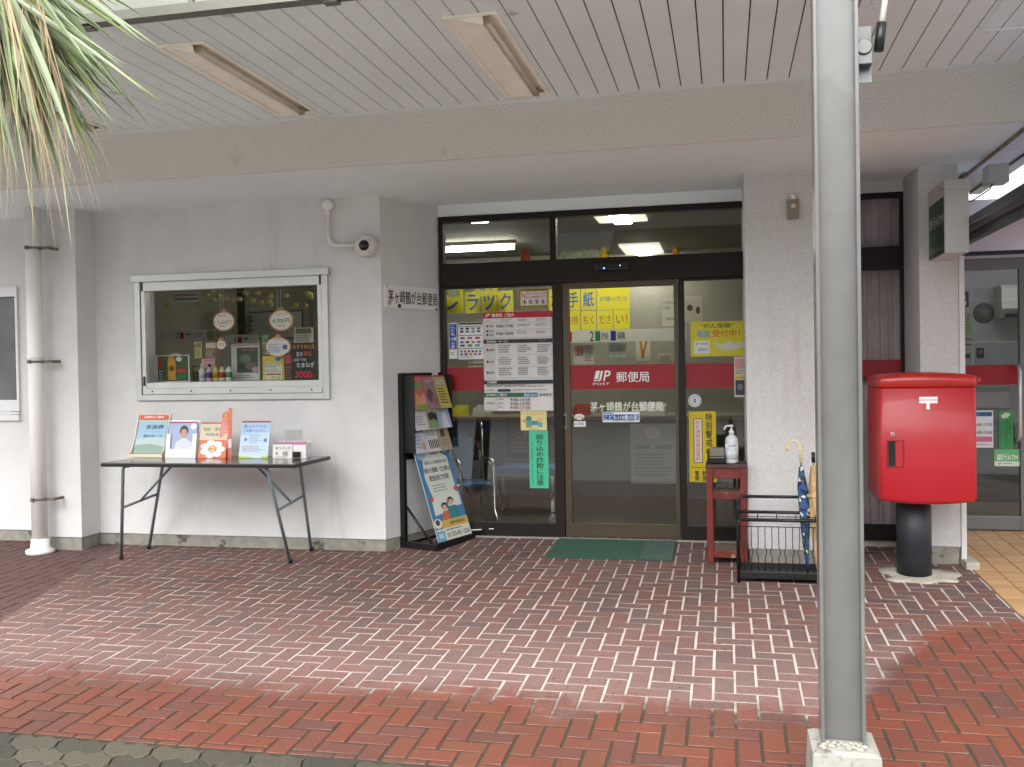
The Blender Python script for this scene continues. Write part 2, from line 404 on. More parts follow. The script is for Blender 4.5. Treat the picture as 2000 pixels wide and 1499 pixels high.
def sheet(mb, x0, x1, y0, y1, dz, n=6):
    ys = [y0+(y1-y0)*i/n for i in range(n+1)]
    for a, b in zip(ys, ys[1:]): mb.face([(x0, a, fz(a)+dz), (x1, a, fz(a)+dz), (x1, b, fz(b)+dz), (x0, b, fz(b)+dz)])
sheet(mb, -7, TX0, BY0-.03, BY1+.02, -.0035); sheet(mb, TX0, BX1, BY0-.03, TY0, -.0035)
mb.build('pavement_joints', jm)['kind'] = 'structure'
# wavy interlocking blocks in the foreground
def paver_mat():
    m = bpy.data.materials.new('concrete paver'); m.use_nodes = True; n = m.node_tree.nodes; l = m.node_tree.links; b = n['Principled BSDF']
    g = n.new('ShaderNodeNewGeometry')
    c = ramp(n, l, g.outputs['Random Per Island'], [(0, lin('#444138')), (.4, lin('#545045')), (.7, lin('#625c4e')), (1, lin('#3f3d37'))])
    nz = n.new('ShaderNodeTexNoise'); nz.inputs['Scale'].default_value = 220; nz.inputs['Detail'].default_value = 4; l.new(g.outputs['Position'], nz.inputs['Vector'])
    s = ramp(n, l, nz.outputs[0], [(.3, (.5, .5, .5)), (.5, (1, 1, 1)), (.7, (1.5, 1.5, 1.45))])
    x = n.new('ShaderNodeMix'); x.data_type = 'RGBA'; x.blend_type = 'MULTIPLY'; x.inputs[0].default_value = 1; l.new(c, x.inputs[6]); l.new(s, x.inputs[7]); l.new(x.outputs[2], b.inputs['Base Color'])
    b.inputs['Roughness'].default_value = .55
    bp = n.new('ShaderNodeBump'); bp.inputs['Strength'].default_value = .6; bp.inputs['Distance'].default_value = .004; l.new(nz.outputs[0], bp.inputs['Height']); l.new(bp.outputs[0], b.inputs['Normal'])
    return m
mb = MB(); pw, ph = .225, .1125
def wave(t): return .016*math.sin(t*2*math.pi)
for r in range(-2, 14):
    for c in range(-24, 20):
        x0 = -1.0+c*pw+(pw/2 if r % 2 else 0); y1 = 3.565-r*ph; y0 = y1-ph
        pts = []
        N = 8; g2 = .0035
        for i in range(N): pts.append((x0+g2+(pw-2*g2)*i/N, y0+g2+(wave(2*i/N))))
        for i in range(4): pts.append((x0+pw-g2+.010*math.sin(i/4*2*math.pi), y0+g2+(ph-2*g2)*i/4+wave(2.)))
        for i in range(N): pts.append((x0+pw-g2-(pw-2*g2)*i/N, y1-g2+(wave(2-2*i/N))))
        for i in range(4): pts.append((x0+g2+.010*math.sin((1-i/4)*2*math.pi), y1-g2-(ph-2*g2)*i/4))
        if y0 > 3.56: continue
        pts = [(x, min(y, 3.572)) for x, y in pts]
        cx = x0+pw/2; cy = (y0+y1)/2; dz = random.uniform(-.002, .002)
        A = [(x, y, fz(y)-.015) for x, y in pts]; B = [(x, y, fz(y)-.005+dz) for x, y in pts]; C = [(cx+(x-cx)*.98, cy+(y-cy)*.965, fz(y)-.002+dz) for x, y in pts]
        mb.loops([A, B, C], smooth=False)
mb.build('wavy_block_pavement', paver_mat(), norm=False)['kind'] = 'structure'
mb = MB(); sheet(mb, -7, 5, 1.9, BY0-.03, -.011); mb.build('paver_joints', mat('dark sand', '#2f2c24', .95, var=.2, vs=30))['kind'] = 'structure'
# tan tiles before the cash corner, and the wide ground
def tile_mat():
    m = bpy.data.materials.new('tan tile'); m.use_nodes = True; n = m.node_tree.nodes; l = m.node_tree.links; b = n['Principled BSDF']
    g = n.new('ShaderNodeNewGeometry')
    c = ramp(n, l, g.outputs['Random Per Island'], [(0, lin('#a8845c')), (.5, lin('#b58f66')), (1, lin('#c09b74'))]); l.new(c, b.inputs['Base Color']); b.inputs['Roughness'].default_value = .45
    return m
mb = MB()
for i in range(18):
    for j in range(62):
        x0 = TX0+.012+i*.15; y0 = TY0+.13+j*.0495
        if y0 > 8.62: continue
        mb.loops([[(x, y, fz(y)-.01) for x, y in ((x0, y0), (x0+.143, y0), (x0+.143, y0+.0475), (x0, y0+.0475))],
                  [(x, y, fz(y)) for x, y in ((x0, y0), (x0+.143, y0), (x0+.143, y0+.0475), (x0, y0+.0475))]], smooth=False)
mb.build('tile_pavement', tile_mat(), norm=False)['kind'] = 'structure'
mb = MB(); sheet(mb, TX0, BX1, TY0+.005, 8.7, -.004); mb.build('tile_joints', mat('tile grout', '#6a5846', .9, var=.1))['kind'] = 'structure'
mb = MB(); mb.box(TX0+.02, TX0+.9, TY0-.02, TY0+.12, fz(TY0)-.03, fz(TY0)+.008, bev=.004); mb.build('tile_kerb', CEMENT)['kind'] = 'structure'
mb = MB(); mb.face([(-90, -90, -.235), (90, -90, -.235), (90, 90, -.235), (-90, 90, -.235)])
mb.build('ground', mat('wet concrete road', '#8f8e8a', .4, var=.2, vs=1.5, bump=.3, bs=90))['kind'] = 'structure'
mb = MB(); sheet(mb, -7, -.001, BY1+.02, 8.0, -.002, 1); 
# ---------------------------------------------------------------- the post office building
bld = thing('post_office_building', 'white stucco post office building with wide canopy, red-banded glass entrance and brown door frames', 'building')
XL = P(190, 700, YWALL).x; XR = P(747, 700, YWALL).x; XC = P(860, 700, YDOOR).x
ZP = .07                            # plinth top
# main wall with the show-window opening
wx0, wx1 = xr(268, 644, 660, YWALL); wz0, wz1 = P(450, 781, YWALL).z, P(450, 532, YWALL).z
ox0, ox1, oz0, oz1 = wx0+.05, wx1-.05, wz0+.05, wz1-.05
mb = MB()
mb.box(XL-.1, ox0, YWALL, YWALL+.18, ZP, ZS+.2); mb.box(ox1, XR, YWALL, YWALL+.18, ZP, ZS+.2)
mb.box(ox0, ox1, YWALL, YWALL+.18, ZP, oz0); mb.box(ox0, ox1, YWALL, YWALL+.18, oz1, ZS+.2)
mb.prism([(XR, YWALL, ZP), (XC, YDOOR, ZP), (XC, YDOOR+.15, ZP), (XR, YWALL+.179, ZP)], (0, 0, ZS+.2-ZP))
mb.build('front_wall', STUCCO, bld)
mb = MB(); e = .012
mb.box(XL-.1, XR-.004, YWALL+e, YWALL+.17, -.2, ZP)
mb.prism([(XR-.004, YWALL+e, -.2), (XC-.004, YDOOR+e, -.2), (XC-.004, YDOOR+.15, -.2), (XR-.004, YWALL+.17, -.2)], (0, 0, .2+ZP))
PX0, PX1 = xr(86, 152, 700, 6.84)
mb.box(PX0+e, PX1-e, 6.84+e, YWALL+.1, -.2, ZP); mb.box(-7.4, PX0+e, 7.12+e, 7.3, -.2, ZP)
mb.build('plinth', PLINTH, bld)
bx('pilaster', STUCCO, bld, PX0, PX1, 6.84, YWALL+.12, ZP, ZS+.1, bev=.004)
# far-left wall and its window
lw1 = P(38, 680, 7.12).x; lz0, lz1 = P(20, 822, 7.12).z, P(20, 560, 7.12).z
mb = MB(); mb.box(lw1, PX0, 7.12, 7.3, ZP, ZS+.1); mb.box(-7.4, lw1, 7.12, 7.3, ZP, lz0); mb.box(-7.4, lw1, 7.12, 7.3, lz1, ZS+.1)
mb.build('side_wall', STUCCO, bld)
wf = MB(); wf.box(-7.4, lw1, 7.10, 7.16, lz1-.09, lz1, bev=.004); wf.box(-7.4, lw1, 7.09, 7.17, lz0, lz0+.05, bev=.003)
wf.box(-7.4, lw1, 7.095, 7.16, lz0+.055, lz0+.075); wf.box(-7.4, lw1, 7.10, 7.16, lz0+.08, lz0+.18, bev=.004); wf.box(lw1-.022, lw1, 7.10, 7.16, lz0+.18, lz1-.09)
w = wf.build('window_frame', ALUW, bld)
bx('frosted_pane', mat('frosted glass', '#5d625f', .3, var=.15, vs=4), w, -7.4, lw1-.022, 7.13, 7.14, lz0+.18, lz1-.09)
# columns
cx0 = P(1457, 700, YCOL).x; cx1 = cx0+.62
bx('column', COLUMN, bld, cx0, cx1, YCOL, YDOOR+.3, ZP, ZS+.1, bev=.006)
bx('column_plinth', PLINTH, bld, cx0+.01, cx1-.01, YCOL+.01, YDOOR+.3, -.2, ZP)
rx0, rx1 = xr(1797, 1874, 700, YPIL)
bx('pillar', COLUMN, bld, rx0, rx1, YPIL, YPIL+1.6, ZP+.03, ZS+.35, bev=.006)
bx('pillar_plinth', PLINTH, bld, rx0+.012, rx1-.012, YPIL+.012, YPIL+1.6, -.2, ZP+.03)
bx('pillar_trim', ALUW, bld, rx1, rx1+.035, YPIL-.01, YPIL+.05, -.03, P(1876, 500, YPIL).z, bev=.003)
bx('kerb_stone', CEMENT, bld, rx1+.002, rx1+.09, YPIL-.13, YPIL+.3, -.15, .02, bev=.008)
# soffit, beam, canopy ceiling
A0, A1 = PZ(768, 401, ZS), PZ(1450, 350, ZS)
SX1 = PZ(1945, 292, ZS).x
mb = MB()
mb.prism([(-7.6, 6.03, ZS), (SX1, 6.03, ZS), (SX1, 7.5, ZS), (rx0, 7.3, ZS), (cx1, 7.3, ZS), (cx0, A1.y, ZS), (A0.x, A0.y, ZS), (XR-.2, 7.5, ZS), (-7.6, 7.5, ZS)], (0, 0, .014))
mb.box(-7.6, SX1, 6.3, 8.0, ZS+.018, ZS+.05)
mb.build('soffit', SOFFIT, bld)
bx('soffit_edge_trim', mat('weathered timber', '#8a7768', .9, var=.25, vs=12, stain=('#3d332c', 8, 8, .5, .65)), bld, SX1, SX1+.025, 6.0, 8.9, ZS-.012, ZS+.06)
mb = MB(); mb.box(-7.6, 3.6, 6.0, 6.03, ZS-.0, ZC+.05, bev=.004); mb.box(-7.6, 3.6, 6.031, 6.2, ZS+.03, ZC+.05)
mb.build('canopy_beam', BEAM, bld)
bx('door_lintel', SOFFIT, bld, XC, cx0, YDOOR-.01, YDOOR+.06, P(1150, 409, YDOOR).z, ZS+.2)
def board_parts(a, b):              # a ceiling board is cut out where a fitting is let in
    for lx in (-4.39, -2.85, -1.31):
        if b > lx+.01 and a < lx+.26:
            r = [(a, b, 4.075, 4.44), (a, b, 5.80, 5.93)]
            if a < lx+.01: r.append((a, lx+.01, 4.44, 5.80))
            if b > lx+.26: r.append((lx+.26, b, 4.44, 5.80))
            return r
    return [(a, b, 4.075, 5.93)]
mb = MB(); x = -.243-.1265*55
while x < 3.5:
    _ = [mb.box(max(x+.0035, p), min(x+.1230, q), r, t_, ZC, ZC+.012, bev=.0018) for p, q, r, t_ in board_parts(x+.0035, x+.123)]; x += .1265
mb.box(-7.2, 3.6, 5.932, 5.999, ZC-.002, ZC+.012)
mb.build('ceiling_boards', BOARD, bld)
bx('ceiling_backing', VOID, bld, -7.2, 3.6, 4.08, 6.0, ZC+.016, ZC+.04)
# access hatch
h0 = PZ(1912, 62, ZC)
mb = MB(); hx1, hy0 = h0.x+.6, h0.y-.6
for a in ((h0.x, hx1, h0.y-.016, h0.y), (h0.x, hx1, hy0, hy0+.016), (h0.x, h0.x+.016, hy0+.016, h0.y-.016), (hx1-.016, hx1, hy0+.016, h0.y-.016)): mb.box(*a, ZC-.006, ZC-.0005)
mb.build('ceiling_hatch', BOARD, bld)
# fascia sign board along the canopy edge
fs = thing('fascia_sign_board', 'pale blank fascia panels in a grey frame on the canopy edge', 'sign board', (0, 4.0, ZC))
bx('frame', mat('grey green metal', '#6d6d64', .4, .4, var=.06), fs, -7.2, 3.6, 0, .07, -.03, .015)
dx = P(368, 25, 4.0).x
mb = MB(); xs = [dx-1.8*3+.02, dx-1.8*2+.02, dx-1.8+.02, dx+.02, dx+1.82, dx+3.62]
for a in xs[:-1]: mb.box(a, a+1.77, .02, .05, .018, .8)
mb.build('panel', mat('pale acrylic', '#8d9186', .35, var=.05, vs=2), fs)
mb = MB()
for a in xs: mb.box(a-.028, a-.003, .01, .06, .015, .8)
for a in (-3.0, -1.75, -1.35, -.2): mb.box(a, a+.07, .02, .075, -.042, -.031)
mb.build('divider', mat('grey green metal', '#6d6d64'), fs)
# roof slabs close the building from above
mb = MB(); mb.box(-7.6, 3.7, 4.09, 6.0, ZC+.06, ZC+.9); mb.box(-7.6, SX1+.02, 6.04, 13.6, ZC+.06, ZC+.9); mb.build('roof', STUCCO, bld)
# fluorescent fittings in the canopy ceiling
CREAM = mat('yellowed enamel', '#fffbee', .4, var=.06, vs=5, stain=('#a08a68', 6, 6, .71, .77))
lamp0 = None
for i, (lx, lb) in enumerate(((-4.39, 'far left fluorescent ceiling fitting half hidden by the drooping palm leaves'), (-2.85, 'long yellowed fluorescent ceiling fitting above the show window'), (-1.31, 'long yellowed fluorescent ceiling fitting above the entrance door'))):
    if lamp0 is None:
        t = thing('ceiling_light', lb, 'ceiling light', (lx, 4.43, ZC), group='fluorescent fittings in the canopy ceiling')
        mb = MB(); ww, ll = .27, 1.38
        for a in ((0, ww, 0, .018), (0, ww, ll-.018, ll), (0, .018, .018, ll-.018), (ww-.018, ww, .018, ll-.018)): mb.box(*a, -.014, -.001, bev=.002)
        mb.build('frame', CREAM, t)
        mb = MB()
        mb.prism([(.018, .018, -.004), (.18, .045, -.042), (.18, ll-.07, -.042), (.018, ll-.018, -.004)], (0, 0, .003))
        mb.prism([(.018, .018, -.0045), (.18, .045, -.042), (.195, .045, -.042), (.195, .018, -.0045)], (0, -.002, 0))
        mb.face([(.018, ll-.018, -.004), (.18, ll-.07, -.042), (.21, ll-.07, -.02), (.252, ll-.018, -.004)])
        mb.box(.18, .186, .047, ll-.07, -.041, .011)
        mb.box(.186, .252, .018, ll-.018, .008, .011)
        mb.build('reflector', CREAM, t)
        MB().tube([(.206, .06, -.022), (.206, ll-.09, -.022)], .0125, 12).build('tube', mat('unlit tube', '#d8d4c4', .3, var=.02), t)
        mb = MB(); mb.box(.19, .222, .046, .06, -.038, .007); mb.box(.19, .222, ll-.09, ll-.075, -.042, .007); mb.build('lamp_holder', mat('rusty holder', '#b0a487', .6), t)
        lamp0 = t
    else:
        t = lamp0.copy(); COL.objects.link(t); t.location.x = lx; t['label'] = lb
        for ch in list(lamp0.children):
            c = ch.copy(); COL.objects.link(c); c.parent = t
# ---------------------------------------------------------------- entrance glazing
YF = YDOOR-.02; YG = YDOOR+.02      # frame front, glass
def fbox(mb, x0, y0, x1, y1, ya=None, yb=None): return pbox(mb, (x0, y0, x1, y1), YF if ya is None else ya, YDOOR+.06 if yb is None else yb, bev=.002)
zb = 0.004
fx = lambda px: P(px, 740, YF).x
zt = P(1150, 409, YF).z; zh1 = P(1100, 507, YF).z; zh0 = P(1100, 552, YF).z
mb = MB()
xa, xb = fx(862), fx(1457)
mb.box(xa, xa+.035, YF, YDOOR+.06, zb, zt); mb.box(xb-.012, xb+.03, YF+.004, YDOOR+.06, zb, zt)
mb.box(xa+.035, xb-.012, YF, YDOOR+.06, zt-.05, zt)
mb.box(xa+.035, xb-.012, YF-.03, YDOOR+.08, zh0, zh1, bev=.004)
m0, m1 = fx(1078), fx(1090)
mb.box(m0, m1, YF, YDOOR+.06, zh1, zt-.05)
mb.box(fx(1081), fx(1099), YF, YDOOR+.06, zb, zh0); mb.box(fx(1326), fx(1338), YF, YDOOR+.06, zb, zh0)
zk = P(1000, 1022, YF).z
mb.box(xa+.035, fx(1081), YF+.004, YDOOR+.06, zb, zk); mb.box(fx(1338), xb-.012, YF+.004, YDOOR+.06, zb, zk)
mb.box(xa+.035, fx(1081), YF+.006, YDOOR+.05, zh0-.02, zh0); mb.box(fx(1338), xb-.012, YF+.006, YDOOR+.05, zh0-.02, zh0)
ef = mb.build('entrance_frame', BRONZE, bld)
bx('transom_pane', GLASS, ef, xa+.035, m0, YG, YG+.006, zh1, zt-.05); bx('transom_pane', GLASS, ef, m1, xb-.012, YG, YG+.006, zh1, zt-.05)
bx('side_pane', GLASS, ef, xa+.035, fx(1081), YG, YG+.006, zk, zh0-.02); bx('side_pane', GLASS, ef, fx(1338), xb-.012, YG, YG+.006, zk, zh0-.02)
bz0, bz1 = P(1200, 760, YG).z, P(1200, 713, YG).z
bx('red_band', RED, ef, xa+.036, fx(1081)-.001, YG-.003, YG-.001, bz0, bz1); bx('red_band', RED, ef, fx(1338)+.001, xb-.013, YG-.003, YG-.001, bz0, bz1)
# sliding door leaf
d0, d1 = fx(1100), fx(1325); YL = YF+.018
mb = MB(); zd0, zd1 = .012, zh0-.004
mb.box(d0, d0+.055, YL, YL+.04, zd0, zd1, bev=.002); mb.box(d1-.03, d1, YL, YL+.04, zd0, zd1, bev=.002)
mb.box(d0+.055, d1-.03, YL+.001, YL+.039, zd1-.05, zd1); mb.box(d0+.055, d1-.03, YL+.001, YL+.039, zd0, zd0+.105)
dr = mb.build('sliding_door', mat('brown door frame', '#5c5144', .38, .5, var=.05), bld)
YD2 = YL+.02
bx('door_pane', GLASS, dr, d0+.055, d1-.03, YD2, YD2+.006, zd0+.105, zd1-.05)
bx('door_band', RED, dr, d0+.056, d1-.031, YD2-.003, YD2-.001, bz0, bz1)
mb = MB(); pbox(mb, (1097.5, 808, 1107, 838), YL-.006, YL+.002, bev=.002); mb.build('finger_pull', ALUG, dr)
mb = MB(); pbox(mb, (1100, 813, 1104.5, 833), YL-.0075, YL-.006); mb.build('pull_slot', VOID, dr)
# lettering on the door
def decal(px, parent, Y, items):
    x0, y0, x1, y1 = px; a, b = xr(x0, x1, (y0+y1)/2, Y); c, d = zr((x0+x1)/2, y0, y1, Y)
    o = bpy.data.objects.new('decal', None); COL.objects.link(o); o.parent = parent; o.location = (a, Y, c); o.name = 'door_lettering'
    prints(o, b-a, d-c, items)
decal((1158, 724, 1268, 752), dr, YD2-.003, [Gg([(.06, .0), (.13, .0), (.10, .5), (.085, .58), (.02, .58)], '#ffffff'), Gg([(.145, .0), (.185, .0), (.15, .6), (.13, .72), (.01, .72), (.015, .64), (.105, .64), (.115, .56)], '#ffffff'),
      Tx('P', .185, .0, .29, .72, '#ffffff', b=.03, sl=.2), Tx('POST', .0, .84, .30, 1., '#ffffff', b=.01), Tx('郵便局', .42, .10, 1, .82, '#ffffff', b=.014)])
decal((1153, 785, 1295, 804), dr, YD2-.001, [Tx('茅ヶ崎鶴が台郵便局', 0, 0, 1, 1, '#ffffff', b=.014)])
cardpx('sticker', 'small blue and white children refuge sticker under the white lettering on the door', 'sticker', (1177, 805, 1249, 825), YD2-.0015, [Rr(.02, .25, .98, .8, '#1c5bb4'), Tx('こども110番の家', .05, .3, .95, .75, '#ffffff', b=.03), Rr(.02, .05, .3, .2, '#7aa2d8'), Bb(.3, .84, .98, .98, 1, '#8890a0')], t=.001)
t = cardpx('sticker', 'white arrow-shaped automatic door sticker with a half disc above, low on the sliding door', 'sticker', (1121, 823, 1144, 834), YD2-.0015, [Tx('AUTOSTART', .05, .25, .85, .75, '#444444', b=.02)], t=.001)
prints(t, .1, .06, [El(.45, -.35, .43, .42, '#f0efe8'), Gg([(.45, -.65), (.58, -.3), (.32, -.3)], '#e0c020'), El(.2, -.2, .08, .1, '#555555'), El(.7, -.2, .08, .1, '#555555')], .0, ('half_disc', 'lettering'))
# door sill, mat, sensor
bx('door_sill', CEMENT, bld, xa-.02, xb+.02, YF-.06, YF-.002, -.1, .002, bev=.003)
a, b = PZ(1064, 1091, fz(7.03)), PZ(1315, 1091, fz(7.03))
mt = MB(); mt.box(a.x, b.x, 7.03, 7.66, 0, .012, bev=.005)
mo = mt.build('door_mat', mat('green mat', '#2f5a48', .9, var=.15, vs=30, bump=1., bs=220)); mo.location = (0, 0, 0)
for v in mo.data.vertices: v.co.z += fz(v.co.y)+.002
tag(mo, 'dark green rectangular rubber mat lying before the sliding door', 'door mat')
mb = MB(); mb.box(b.x-.24, b.x-.006, 7.036, 7.654, .0145, .0155)
mg = mb.build('worn_panel', mat('worn mat', '#4b6158', .9, var=.15, vs=30, bump=1, bs=220), mo)
for v in mg.data.vertices: v.co.z += fz(v.co.y)
sn = thing('door_sensor', 'black motion sensor on the brown bar above the sliding door', 'sensor', P(1163, 530, YF-.03))
s0 = P(1163, 530, YF-.03); s1 = P(1230, 513, YF-.03)
bx('housing', mat('black plastic', '#0c0c12', .3, var=0), sn, 0, s1.x-s0.x, -.05, 0, 0, s1.z-s0.z, bev=.008)
mb = MB(); mb.box(.07, .082, -.052, -.049, .012, .02); mb.box(.2, .21, -.052, -.049, .03, .036); mb.build('indicator', mat('blue diode', '#7fb4ff', .3, var=0, emit=1.5), sn)
# ---------------------------------------------------------------- interior
IN0 = YDOOR+.13
mb = MB(); mb.box(-6.2, -6.1, YWALL+.2, 13.4, -.05, 3.0); mb.box(1.35, 1.45, IN0, 13.4, -.05, 3.0); mb.box(-6.1, 1.35, 13.3, 13.4, -.05, 3.0); mb.build('interior_wall', PINK, bld)
bx('interior_ceiling', mat('interior ceiling', '#7d7c72', .8, var=.02), bld, -6.2, 1.45, YWALL+.2, 13.4, 3.0, 3.05)
bx('interior_front_head', PINK, bld, -6.1, 1.35, IN0-.02, IN0+.02, zt+.02, 3.0)
mb = MB(); mb.box(-6.2, 1.45, YDOOR+.02, 13.4, -.06, -.012); mb.box(-6.2, XR-.1, YWALL+.19, YDOOR+.019, -.06, -.02); mb.build('interior_floor', mat('lobby floor', '#56524b', .35, var=.1), bld)
ck = mat('counter front', '#4a3b30', .5, var=.1, vs=3); ct = mat('counter top', '#6f6150', .4, var=.05)
k = thing('service_counter', 'long brown service counter inside the lobby behind the glass', 'counter', (0, 10.2, 0))
bx('front', ck, k, -5.9, 1.2, 0, .06, 0, .84); bx('top', ct, k, -5.95, 1.25, -.1, .55, .84, .88, bev=.006)
# teller partition with hanging yellow sheets
tz0, tz1 = P(1150, 700, 10.6).z, P(1150, 640, 10.6).z
pt = thing('teller_sign_rail', 'white sign rail with numbered coloured squares above the service counter', 'sign rail', (P(1085, 660, 10.6).x, 10.6, P(1200, 668, 10.6).z))
rw = P(1340, 650, 10.6).x-P(1085, 650, 10.6).x; rh = P(1200, 640, 10.6).z-P(1200, 664, 10.6).z
bx('rail', ink('#d8d8d0'), pt, 0, rw, 0, .02, 0, rh)
prints(pt, rw, rh, [Rr(.10, .1, .13, .9, '#c02020'), Tx('2', .27, .1, .3, .9, '#222222'), Rr(.31, .1, .35, .9, '#157a3a'), Tx('貯金', .36, .2, .41, .8, '#333333'), Rr(.43, .1, .47, .9, '#1c2f7a'), Tx('保険', .48, .2, .54, .8, '#333333')])
YB = 10.7
for i, (px0, px1, py0, py1, ch, cc, lb) in enumerate((
    (868, 905, 565, 612, 'ン', '#2c6cc4', 'yellow sheet with one blue slanted stroke, left end of the hanging banner row'),
    (908, 938, 570, 612, 'ラ', '#2c6cc4', 'yellow sheet with a blue two-stroke letter beside the slanted-stroke sheet'),
    (940, 970, 570, 612, 'ッ', '#2c6cc4', 'yellow sheet with three short blue ticks in the hanging banner row'),
    (972, 1002, 568, 610, 'ク', '#2c6cc4', 'yellow sheet with a blue hooked letter behind the warning sticker'),
    (1072, 1104, 566, 608, 'お', '#2c6cc4', 'yellow sheet with a round blue letter behind the door stile'),
    (1106, 1133, 565, 607, '手', '#2c6cc4', 'yellow sheet with a four-bar blue character at the top left of the door'),
    (1135, 1164, 564, 606, '紙', '#2c6cc4', 'yellow sheet with a dense blue character beside the four-bar sheet'),
    (1166, 1230, 562, 605, 'が届いたら', '#3d6fb0', 'yellow sheet with a line of small blue writing, top right of the banner'),
    (1106, 1133, 608, 646, 'お持', '#c07818', 'yellow sheet with two orange characters, lower left of the door banner'),
    (1135, 1164, 608, 645, 'ちく', '#c07818', 'yellow sheet with two curved orange letters in the lower row'),
    (1166, 1197, 607, 644, 'ださ', '#c07818', 'yellow sheet with two orange letters left of the exclamation mark'),
    (1199, 1230, 606, 643, 'い！', '#c07818', 'yellow sheet with an orange exclamation mark at the lower right'))):
    it = [Tx(ch, .08, .38, .92, .62, cc, b=.0)] if len(ch) > 2 else [Tx(ch, .15, .15 if len(ch) < 2 else .25, .85, .85 if len(ch) < 2 else .7, cc, b=.03)]
    cardpx('banner_sheet', lb, 'paper sign', (px0, py0, px1, py1), YB, it, base='#f4ea3c', t=.002, group='yellow banner sheets hanging in the lobby')
def poster(box, Y, lb, base, items, cat='poster', nm='poster', grp='posters on the lobby wall'): cardpx(nm, lb, cat, box, Y, items, base, t=.003, group=grp)
poster((868, 556, 902, 590), 10.4, 'yellow sign with teal characters at the far left behind the glass', '#d6c83a', [Tx('相談', .1, .3, .9, .7, '#3a7fb0', b=.02)])
poster((928, 552, 972, 578), 10.4, 'tilted yellow sign with small blue characters above the banner row', '#d6c83a', [Tx('寄付', .2, .15, .8, .65, '#3a6fb0', b=.02)])
poster((1120, 672, 1160, 712), 10.7, 'white poster with a pink square behind the door glass', '#d8d5cc', [Rr(.08, .1, .5, .6, '#e09a96'), Tx('21', .15, .3, .45, .55, '#333333'), Bb(.55, .1, .95, .9, 7, '#7a7a90')])
poster((1190, 668, 1222, 698), 10.7, 'white sheet of fine print right of the pink-square poster', '#d9dcdc', [Bb(.1, .1, .9, .9, 8, '#8a93a0')])
poster((1293, 583, 1318, 637), 10.9, 'tall white notice with three lines of writing on the lobby wall', '#d8d6cd', [Tx('お手続き', .1, .1, .9, .2, '#8a7a78'), Tx('お願い', .1, .3, .7, .4, '#8a7a78'), Tx('ご案内', .1, .7, .9, .8, '#8a7a78')])
poster((1337, 578, 1372, 630), 10.9, 'pale poster with two dark oval spots at the right window', '#c9c2b4', [El(.3, .45, .16, .12, '#5a4a42'), El(.75, .55, .12, .14, '#5a4a42')])
poster((1242, 655, 1270, 705), 10.9, 'white leaflet with an orange ribbon shape behind the door', '#dcd8cc', [Gg([(.2, .1), (.35, .1), (.6, .9), (.4, .9)], '#c58a2a'), Gg([(.75, .1), (.9, .1), (.5, .9), (.4, .8)], '#b87a20')])
poster((1285, 690, 1322, 740), 10.9, 'cream poster with orange blocks beside the door jamb', '#d6cdbb', [Rr(.1, .5, .9, .9, '#c07a48'), Bb(.1, .1, .9, .4, 4, '#8d8578')])
poster((915, 706, 960, 728), 10.9, 'white sheet with two dark rules under the payment sign', '#c5c3b8', [Rr(.05, .2, .95, .35, '#77766e'), Rr(.05, .6, .8, .75, '#77766e')])
# lit ceiling fittings of the lobby; two out of view are added as fill
LIT = mat('lit lamp', '#fff8ea', .4, var=0, emit=14.)
LITS = mat('lamp reflector lit', '#efe9da', .4, var=0, emit=.4)
for (px, py, lb) in ((858, 508, 'unseen square ceiling lamp behind the left transom, added to brighten the banner sheets'), (425, 562, 'square lit ceiling lamp behind the top of the show window'), (330, 470, 'unseen square ceiling lamp behind the left end of the show window, added to light its items'), (1208, 421, 'square lit ceiling lamp near the glass over the sliding door'), (1254, 489, 'square lit ceiling lamp deeper in the lobby')):  # lamp at the show window's left end is hidden, added to light the display
    c = PZ(px, py, 2.96) if px != 858 else Vector((-2.5, 9.25, 2.96)); t = thing('lobby_lamp', lb, 'ceiling light', c, group='square lamps in the lobby ceiling')  # left transom lamp is set out of view, added to brighten the yellow sheets
    mb = MB(); mb.box(-.26, .26, -.5, .5, 0, .03, bev=.004); mb.build('tray', LITS, t)
    MB().box(-.09, .09, -.45, .5, -.02, -.001, bev=.008).build('lamp_tube', LIT, t)
a, b = P(866, 489, 11.6), P(1004, 487, 11.6)
t = thing('lobby_tube_lamp', 'long lit tube lamp across the left transom window', 'ceiling light', a)
MB().tube([(0, 0, 0), (b.x-a.x, 0, 0)], .03, 12).build('lamp_tube', LIT, t); bx('batten', PINK, t, -.3, b.x-a.x+.02, -.05, .05, .04, 3.0-a.z, bev=.004)
# high shelf with bright boxes and ornaments
sh = thing('wall_shelf', 'pale shelf of files high on the lobby back wall', 'shelf', (P(1092, 505, 11.0).x, 11.0, P(1200, 506, 11.0).z))
sw = P(1180, 500, 11.0).x-P(1092, 500, 11.0).x
bx('board', ct, sh, -.05, sw, 0, .3, -.03, 0); mb = MB()
for i in range(14): mb.box(i*sw/15, i*sw/15+.03, .02, .25, .001, .10+.02*random.random(), bev=.002)
mb.build('files', mat('pale green files', '#98a088', .6, var=.2, vs=20), sh)
for (px, py, c, lb) in ((1180, 500, '#c8a820', 'yellow soft toy on the high shelf above the door sensor'), (1320, 492, '#c08020', 'small orange ornament right of the deeper square lamp'), (1026, 508, '#a03a28', 'red ornament behind the left transom window')):
    c0 = P(px, py, 11.05); o = MB().lathe([(.0, 0), (.05, .005), (.06, .04), (.05, .075), (.035, .09), (.04, .115), (.035, .14), (.015, .16), (0, .165)], n=16).build('ornament', mat('soft '+c, c, .9, var=.1)); o.location = (c0.x, 11.05, P(px, 508, 11.05).z-.02); tag(o, lb, 'ornament')
